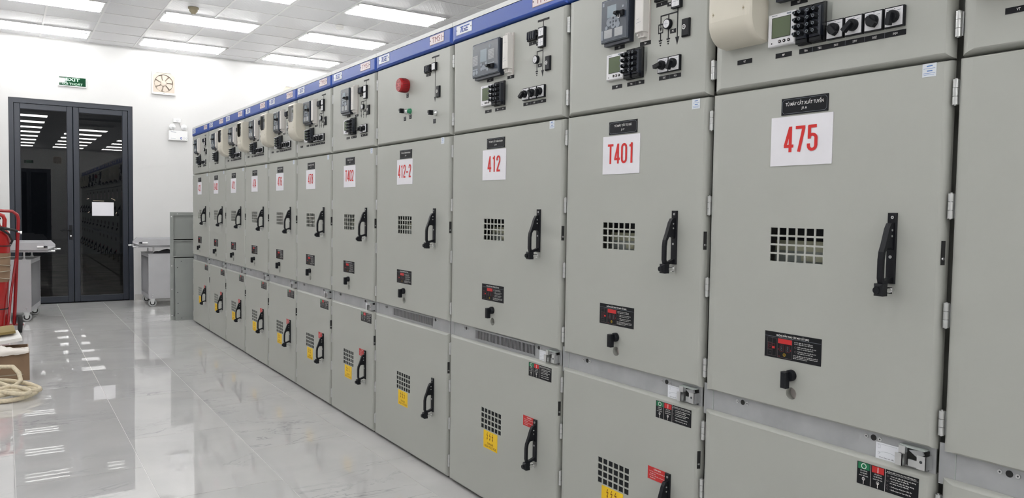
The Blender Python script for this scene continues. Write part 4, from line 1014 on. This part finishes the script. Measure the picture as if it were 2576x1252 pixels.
def emergency_light():
    t = thing('emergency_light', 'white twin-head emergency light on the far wall under the fan', 'emergency light', (0.315, YF, 2.50))
    b = MB(); b.cbox(-0.138, 0.138, -0.062, 0, 0, 0.15, 0.006, 'plastic_white'); b.line(-0.11, 0.128, -0.03, 0.126, 0.006, -0.0625, 'relay_mark'); b.line(-0.11, 0.03, -0.04, 0.03, 0.004, -0.0625, 'relay_mark')
    b.rect_line(0.034, 0.052, 0.02, 0.048, 0.007, -0.0626, 'logo_blue'); b.rect_line(0.078, 0.09, 0.02, 0.05, 0.002, -0.0626, 'relay_mark'); b.ring(0.118, 0.036, 0.013, 0.003, -0.0626, 'relay_mark', 12); b.build('battery_box', t)
    for sx in (-0.085, 0.086):
        hd = MB().lathe([(0.030, -0.02), (0.044, 0.0), (0.047, 0.022), (0.043, 0.028)], 'plastic_white', 20, 'y', (sx, -0.034, 0.208)).tube([(sx, -0.03, 0.15), (sx, -0.03, 0.175)], 0.012, 'plastic_white', 8).build('lamp_head', t)
        MB().lathe([(0.041, 0.0285), (0.036, 0.033), (0.012, 0.030), (0.010, 0.037), (0, 0.039)], 'lamp_lens', 20, 'y', (sx, -0.034, 0.208)).build('lamp_lens', hd)
    tag(MB().cbox(-0.055, 0.055, -0.03, 0, -0.03, 0.03, 0.004, 'plastic_white').disc(0.01, 0, 0.018, -0.03, -0.036, 'lamp_lens', 12).tube([(0.03, -0.026, -0.02), (0.045, -0.012, -0.06), (0.06, -0.01, -0.09)], 0.003, 'tube_cap', 6).build('wall_socket', None, (0.302, YF, 2.812)), 'small white wall socket with plug above the emergency light', 'socket')
emergency_light()

def detectors():
    b = MB(); b.lathe([(0.062, 0.0), (0.062, -0.016), (0.05, -0.02), (0.048, -0.045), (0.026, -0.07), (0.024, -0.078), (0.0, -0.08)], 'cream_dark', 20, 'z')
    t = thing('heat_detector', 'beige cone-shaped detector on the ceiling between the lamps', 'detector', (-0.04, 10.06, ZC-0.001)); b.build('detector_body', t)
    MB().lathe([(0.016, -0.080), (0.016, -0.086), (0, -0.088)], 'tube_cap', 12, 'z').build('sensor_tip', t)
    for (x, y, lab) in ((1.73, 9.84, 'round white smoke detector on the ceiling in front of a lamp'), (0.26, 9.16, 'round white smoke detector at the very top edge of the photo')):
        t = thing('smoke_detector', lab, 'detector', (x, y, ZC-0.001)); MB().lathe([(0.055, 0.0), (0.055, -0.014), (0.052, -0.02), (0.05, -0.04), (0.03, -0.05), (0.0, -0.051)], 'fan_white', 20, 'z').build('detector_body', t)
        MB().lathe([(0.0515, -0.022), (0.0515, -0.028)], 'tube_cap', 20, 'z').build('sensing_slot', t)
detectors()

def door_paper():
    t = thing('door_notice', 'blank white sheet taped to the right glass door leaf', 'paper', (-0.737, YF+0.041, 1.405))
    MB().box(-0.146, 0.146, -0.0012, 0, -0.103, 0.103, 'paper').build('sheet', t)
    for (x, z, a, w) in ((-0.20, 0.15, 0.3, 0.03), (0.14, 0.15, -0.5, 0.06), (-0.19, -0.05, 0.7, 0.03), (0.18, -0.06, 1.1, 0.035), (-0.06, 0.122, -0.03, 0.15)):
        b = MB(); c, s = math.cos(a), math.sin(a); P = [(-w/2, -0.004), (w/2, -0.004), (w/2, 0.004), (-w/2, 0.004)]
        b.prism_xz([(x+p*c-q*s, z+p*s+q*c) for (p, q) in P], -0.0008, 0, 'tape').build('tape_strip', t)
door_paper()

# ------------------------------------------------------------------ trolleys, loose panels, extinguisher, box, rope
def caster():
    b = MB(); b.lathe([(0.052, -0.016), (0.056, -0.010), (0.056, 0.010), (0.052, 0.016)], 'rubber_grey', 20, 'x', (0, 0, 0.056))
    b.lathe([(0.036, -0.0175), (0.036, 0.0175)], 'black_rubber', 18, 'x', (0, 0, 0.056)); b.lathe([(0.022, -0.019), (0.022, 0.019)], 'zinc', 14, 'x', (0, 0, 0.056))
    for s in (-1, 1): b.prism_yz([(-0.018, 0.045), (0.018, 0.045), (0.034, 0.118), (-0.034, 0.118)], s*0.0215-0.0015, s*0.0215+0.0015, 'zinc')
    b.box(-0.036, 0.036, -0.04, 0.04, 0.116, 0.122, 'zinc')
    return b.mesh('caster')
def trolley(loc, rotz, label, w, d, flipx=False, cloth=False):
    t = thing('breaker_trolley', label, 'trolley', loc, rotz, 'grey breaker service trolleys')
    sx = -1 if flipx else 1                                         # +x side is the open side
    zb, zt = 0.122, 0.772
    b = MB(); c = 0.018
    b.box(-w/2, w/2, 0, 0.003, zb, zt-0.006, 'trolley_grey'); b.box(-w/2, w/2, d-0.003, d, zb, zt-0.006, 'trolley_grey')
    xo = -sx*w/2; b.box(min(xo, xo+sx*0.003), max(xo, xo+sx*0.003), 0.003, d-0.003, zb, zt-0.006, 'trolley_grey')
    b.box(-w/2, w/2, 0.003, d-0.003, zb, zb+0.003, 'trolley_grey')
    xi = sx*w/2
    for (y0, y1, z0, z1) in ((0.003, 0.03, zb, zt-0.006), (d-0.03, d-0.003, zb, zt-0.006), (0.03, d-0.03, zt-0.05, zt-0.006), (0.03, d-0.03, zb, zb+0.06)): b.box(min(xi-sx*0.003, xi), max(xi-sx*0.003, xi), y0, y1, z0, z1, 'trolley_grey')
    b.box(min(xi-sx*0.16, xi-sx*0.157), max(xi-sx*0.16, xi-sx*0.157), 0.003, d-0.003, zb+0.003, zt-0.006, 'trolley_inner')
    for x in (-w/2+0.05, w/2-0.05):
        for z in (zb+0.03, zb+0.06): b.disc(x, z, 0.009, 0, -0.004, 'zinc', 8)
    b.box(-w/2-0.004, w/2+0.004, -0.004, d+0.004, zt-0.008, zt, 'trolley_grey'); b.build('trolley_body', t)
    for x in (-w/2+0.06, w/2-0.06):
        for y in (0.07, d-0.07): place(S('caster', caster), 'caster', t, (x, y, 0), (0, 0, PI/2+(0.25 if x > 0 else -0.12)))
    b = MB(); e = 0.18                                              # table overhang towards +x side
    x0, x1 = (-w/2-0.02, w/2+e) if not flipx else (-w/2-e+0.06, w/2+0.02)
    b.box(x0, x1, 0.02, d-0.02, 0.892, 0.905, 'trolley_grey')
    for y in (0.02, d-0.05):
        b.prism_xz([(x0, 0.905), (x1, 0.905), (x1, 0.93), (x1-0.05 if not flipx else x1, 0.985), (x0 if not flipx else x0+0.05, 0.985), (x0, 0.93)], y, y+0.03, 'trolley_grey')
    b.box(x0, x1, 0.06, 0.09, 0.862, 0.892, 'trolley_grey'); b.box(x0, x1, d-0.09, d-0.06, 0.862, 0.892, 'trolley_grey')
    b.build('table_top', t)
    for y in (0.09, d-0.09):
        for x in (-w/2+0.08, w/2-0.08): MB().tube([(x, y, zt), (x, y, 0.865)], 0.010, 'zinc', 8).lathe([(0.02, zt), (0.02, zt+0.012)], 'zinc', 10, 'z', (x, y, 0)).build('lift_screw', t)
    xe = x1 if not flipx else x0; dr = 1 if not flipx else -1
    for y in (0.12, d-0.12):
        MB().tube([(xe-dr*0.05, y, 0.875), (xe+dr*0.07, y, 0.872)], 0.012, 'zinc', 8).box(min(xe, xe+dr*0.03), max(xe, xe+dr*0.03), y-0.03, y+0.03, 0.862, 0.886, 'trolley_grey').build('locking_pin', t)
    MB().tube([(xe-dr*0.11, 0.012, 0.93), (xe-dr*0.04, 0.008, 0.932)], [0.016, 0.012], 'plastic_white', 10).tube([(xe-dr*0.04, 0.008, 0.932), (xe-dr*0.0, 0.006, 0.934)], [0.013, 0.006], 'black', 8).build('table_knob', t)
    return t
trolley((-2.02, 11.27, 0), -math.radians(9), 'grey wheeled breaker trolley behind the red extinguisher, by the left door leaf', 0.60, 0.80)
trolley((0.05, 12.14, 0), 0.0, 'grey wheeled breaker trolley with black cloth, behind the leaning frame', 0.62, 0.72, flipx=True)
def cloth():
    b = MB(); n, m = 14, 6; V = []
    for i in range(n+1):
        for j in range(m+1):
            u, v = i/n, j/m; x = -0.17+0.34*u; y = 0.12*(v-0.5); z = 0.012+0.055*math.sin(PI*u)**0.8*math.sin(PI*v)*(0.7+0.3*math.sin(9*u+4*v)); V.append((x, y, z if 0 < i < n and 0 < j < m else 0.0))
    F = [(i*(m+1)+j, (i+1)*(m+1)+j, (i+1)*(m+1)+j+1, i*(m+1)+j+1) for i in range(n) for j in range(m)]
    tag(b.mesh_in(V, F, 'cloth_black', True).build('black_cloth', None, (-0.03, 12.26, 0.773)), 'crumpled black cloth lying on the right trolley under its table', 'cloth')
cloth()

def leaning_panels():
    t = thing('panel_frame', 'tall grey steel frame panel leaning at the end of the cabinet row', 'steel frame', (-0.225, 10.62, 0))
    b = MB(); w, h = 0.62, 1.388; f = 0.042; m = 'paint_grey_frame'
    b.box(0, f, 0, 0.003, 0, h, m); b.box(w-f, w, 0, 0.003, 0, h, m); b.box(f, w-f, 0, 0.003, h-f, h, m); b.box(f, w-f, 0, 0.003, 0, f, m)
    for (x0, x1) in ((f-0.003, f), (w-f, w-f+0.003)): b.box(x0, x1, 0.003, 0.03, f, h-f, m)
    b.box(f, w-f, 0.003, 0.03, h-f, h-f+0.003, m); b.build('outer_frame', t)
    MB().box(f, w-f, 0.026, 0.03, f, h-f, m).build('back_sheet', t)
    for z in (1.03, 0.80): MB().box(f, w-f, 0.006, 0.026, z, z+0.012, m).box(f, w-f, 0.006, 0.009, z-0.012, z+0.03, m).build('cross_rib', t)
    for (x, z) in ((0.018, 1.33), (0.09, 1.367), (0.02, 0.70), (0.02, 0.40), (0.02, 0.06), (0.3, 1.367)): MB().disc(x, z, 0.007, 0, -0.0006, 'plastic_white', 10).build('fixing_hole', t)
    t2 = thing('cover_panel', 'smaller grey cover panel standing against the tall steel frame', 'panel', (-0.172, 10.565, 0))
    b = MB(); w, h = 0.5, 0.798; b.box(0, w, 0, 0.003, 0, h, m); b.box(0, 0.003, 0.003, 0.022, 0, h, m); b.box(0, w, 0.003, 0.022, h-0.003, h, m); b.box(0.02, w, -0.006, 0.0, 0.045, 0.053, m); b.build('cover_sheet', t2)
    for (x, z) in ((0.025, 0.68), (0.07, 0.76), (0.027, 0.36), (0.03, 0.09), (0.075, 0.028), (0.03, 0.22)): MB().disc(x, z, 0.0055, 0, -0.002, 'interior_dark', 10).build('screw_hole', t2)
leaning_panels()

def extinguisher():
    t = thing('fire_extinguisher', 'red wheeled fire extinguisher wrapped in brown cardboard at the left edge', 'fire extinguisher', (-2.13, 10.28, 0))
    t.rotation_euler = (0, math.radians(2.6), 0)
    R = 0.148
    b = MB(); b.lathe([(0.10, 0.05), (R-0.01, 0.065), (R, 0.09), (R, 1.08), (R-0.012, 1.14), (R-0.05, 1.19), (0.05, 1.225), (0.045, 1.25)], 'ext_red', 32, 'z'); b.build('cylinder', t)
    b = MB(); b.lathe([(R+0.003, 0.60), (R+0.009, 0.70), (R+0.005, 0.82), (R+0.008, 0.92)], 'cardboard', 28, 'z'); b.build('cardboard_wrap', t)
    for z, a in ((0.86, 0.02), (0.80, -0.02), (0.71, 0.015), (0.66, -0.03)):
        pts = [((R+0.012)*math.cos(k*PI/12), (R+0.012)*math.sin(k*PI/12), z+a*math.cos(k*PI/12)) for k in range(24)]
        MB().tube(pts, 0.0045, 'tape', 6, closed=True).build('tape_band', t)
    b = MB(); b.lathe([(0.03, 1.25), (0.03, 1.30), (0.02, 1.31)], 'chrome', 14, 'z'); b.box(-0.05, 0.05, -0.012, 0.012, 1.29, 1.31, 'black'); b.build('valve', t)
    MB().tube([(-0.05, 0, 1.20), (-0.05, 0, 1.30), (-0.03, 0, 1.345), (0.03, 0, 1.345), (0.07, 0, 1.33), (0.085, 0, 1.29), (0.085, 0, 1.17)], 0.022, 'ext_red', 10).build('guard_hoop', t)
    MB().tube([(-0.1, -0.15, 1.175), (0.0, -0.165, 1.178), (0.10, -0.13, 1.19), (0.17, -0.06, 1.18), (0.21, -0.05, 1.165)], 0.014, 'black_rubber', 8).tube([(0.06, -0.15, 1.18), (0.13, -0.1, 1.13), (0.165, -0.06, 1.06), (0.15, -0.05, 1.02)], 0.012, 'black_rubber', 8).tube([(-0.1, -0.15, 1.2), (0.05, -0.16, 1.205), (0.15, -0.08, 1.185)], 0.012, 'black_rubber', 8).build('hose', t)
    MB().tube([(0.205, -0.05, 1.166), (0.235, -0.048, 1.155)], 0.010, 'chrome', 8).lathe([(0.018, 0.0), (0.018, 0.016)], 'chrome', 12, 'x', (0.235, -0.048, 1.153)).build('nozzle', t)
    x = 0.215
    fr = MB(); fr.tube([(-x, 0.10, 0.10), (-x, 0.10, 1.30), (-x+0.015, 0.10, 1.35), (-x+0.06, 0.10, 1.385), (x-0.06, 0.10, 1.385), (x-0.015, 0.10, 1.35), (x, 0.10, 1.30), (x, 0.10, 0.10)], 0.0185, 'frame_red', 10).build('handle_frame', t)
    for s in (-1, 1):
        MB().tube([(s*0.205, 0.09, 0.85), (s*0.17, -0.06, 0.45), (s*0.15, -0.12, 0.012)], 0.013, 'frame_red', 8).build('frame_strut', t)
        b = MB(); b.lathe([(0.085, -0.022), (0.10, -0.014), (0.10, 0.014), (0.085, 0.022)], 'black_rubber', 24, 'x', (s*0.272, 0.10, 0.10)); b.lathe([(0.05, -0.024), (0.05, 0.024)], 'interior_dark', 16, 'x', (s*0.272, 0.10, 0.10)); b.build('wheel', t)
    MB().tube([(-0.305, 0.10, 0.10), (0.305, 0.10, 0.10)], 0.012, 'frame_red', 8).build('axle', t)
    for z in (0.3, 1.0): MB().tube([((R+0.004)*math.cos(a), (R+0.004)*math.sin(a), z) for a in [2*PI*k/24 for k in range(24)]], 0.006, 'black_rubber', 6, closed=True).build('clamp_band', t)
    return t
extinguisher()

def carton():
    t = thing('cardboard_box', 'open brown cardboard carton on the floor behind the rope', 'box', (-2.06, 7.50, 0))
    b = MB(); w, d, h, th = 0.46, 0.42, 0.238, 0.006; x0, x1 = -w/2, w/2; m = 'cardboard'
    b.box(x0, x1, 0, th, 0, h, m); b.box(x0, x1, d-th, d, 0, h, m); b.box(x0, x0+th, th, d-th, 0, h, m); b.box(x1-th, x1, th, d-th, 0, h, m); b.box(x0, x1, th, d-th, 0, th, m); b.build('carton_body', t)
    MB().prism_yz([(0.0, h), (th, h), (0.05, h+0.012), (0.046, h+0.018)], x0, x1, m).build('flap', t)
    b = MB(); b.box(-0.02, 0.185, -0.0012, 0, 0.048, 0.056, 'tape').build('tape_strip', t)
    tag(MB().mesh_in([(-0.24,0,0),(0.20,0,0),(0.20,0.20,0),(-0.24,0.20,0),(-0.24,0,0.022),(0.20,0,0.022),(0.20,0.20,0.022),(-0.24,0.20,0.022)], [(3,2,1,0),(4,5,6,7),(0,1,5,4),(1,2,6,5),(2,3,7,6),(3,0,4,7)], 'board_olive').build('olive_board', None, (-2.12, 7.78, 0.338), (math.radians(8), math.radians(-5), 0.06)), 'olive brown board resting on top of the cardboard carton', 'board')
    tag(MB().box(-0.22, 0.22, 0, 0.24, 0, 0.03, 'foam_white').build('foam_sheet', None, (-2.09, 7.69, 0.272), (math.radians(8), math.radians(-7), 0.1)), 'white foam sheet lying tilted across the open carton', 'foam')
    # crumpled plastic bag over the front rim
    rnd = random.Random(3); n, mm = 40, 14; V = []
    def lump(u, v): return 0.5+0.22*math.sin(9*u+5*v)+0.17*math.sin(17*u-7*v+1)+0.11*math.sin(31*u+11*v+2)
    for i in range(n+1):
        for j in range(mm+1):
            u, v = i/n, j/mm; x = -0.25+0.475*u; y = -0.030+0.20*max(v-0.2, 0)/0.8 if v > 0.2 else -0.030+0.004*math.sin(20*u)
            top = 0.246+0.07*math.sin(PI*min(max((v-0.15)/0.85, 0), 1))*lump(u, v)*(1.15-0.75*u)
            z = top if v > 0.2 else 0.246-(0.2-v)/0.2*(0.030+0.022*lump(u, 0.3))*(1-0.55*u)
            V.append((x+rnd.uniform(-0.003, 0.003), y, z+rnd.uniform(-0.002, 0.003)))
    F = [(i*(mm+1)+j, (i+1)*(mm+1)+j, (i+1)*(mm+1)+j+1, i*(mm+1)+j+1) for i in range(n) for j in range(mm)]
    tag(MB().mesh_in(V, F, 'bag_white', True).build('plastic_bag', None, (-2.06, 7.505, 0)), 'crumpled whitish plastic bag over the front edge of the carton', 'bag')
carton()

def rope():
    rnd = random.Random(11); P = []
    cx, cy = -2.09, 7.00
    turns = 4; n = turns*28
    for k in range(n):
        a = 2*PI*k/28; t = k/n; lp = k/28
        rx = 0.255+0.035*math.sin(2.3*lp+0.5); ry = 0.27+0.055*math.cos(1.9*lp)
        z = 0.017+0.030*t*2.0+0.010*math.sin(a*2+t*9)
        ox, oy = 0.035*math.sin(2.6*lp), 0.07*math.cos(2.1*lp+0.6)
        P.append((cx+ox+rx*math.cos(a+0.3*lp), cy+oy+ry*math.sin(a), max(z, 0.017)))
    P += [(cx+0.02, cy+0.10, 0.09), (cx+0.00, cy+0.14, 0.14), (cx+0.06, cy+0.16, 0.19), (cx+0.14, cy+0.12, 0.19), (cx+0.18, cy+0.05, 0.15), (cx+0.19, cy-0.02, 0.10), (cx+0.15, cy-0.12, 0.085), (cx+0.02, cy-0.2, 0.08), (cx-0.1, cy-0.22, 0.075)]
    b = MB(); b.tube(P, 0.0165, 'rope', 8); tag(b.build('rope_coil'), 'coil of thick cream rope heaped on the floor before the carton', 'rope')
rope()
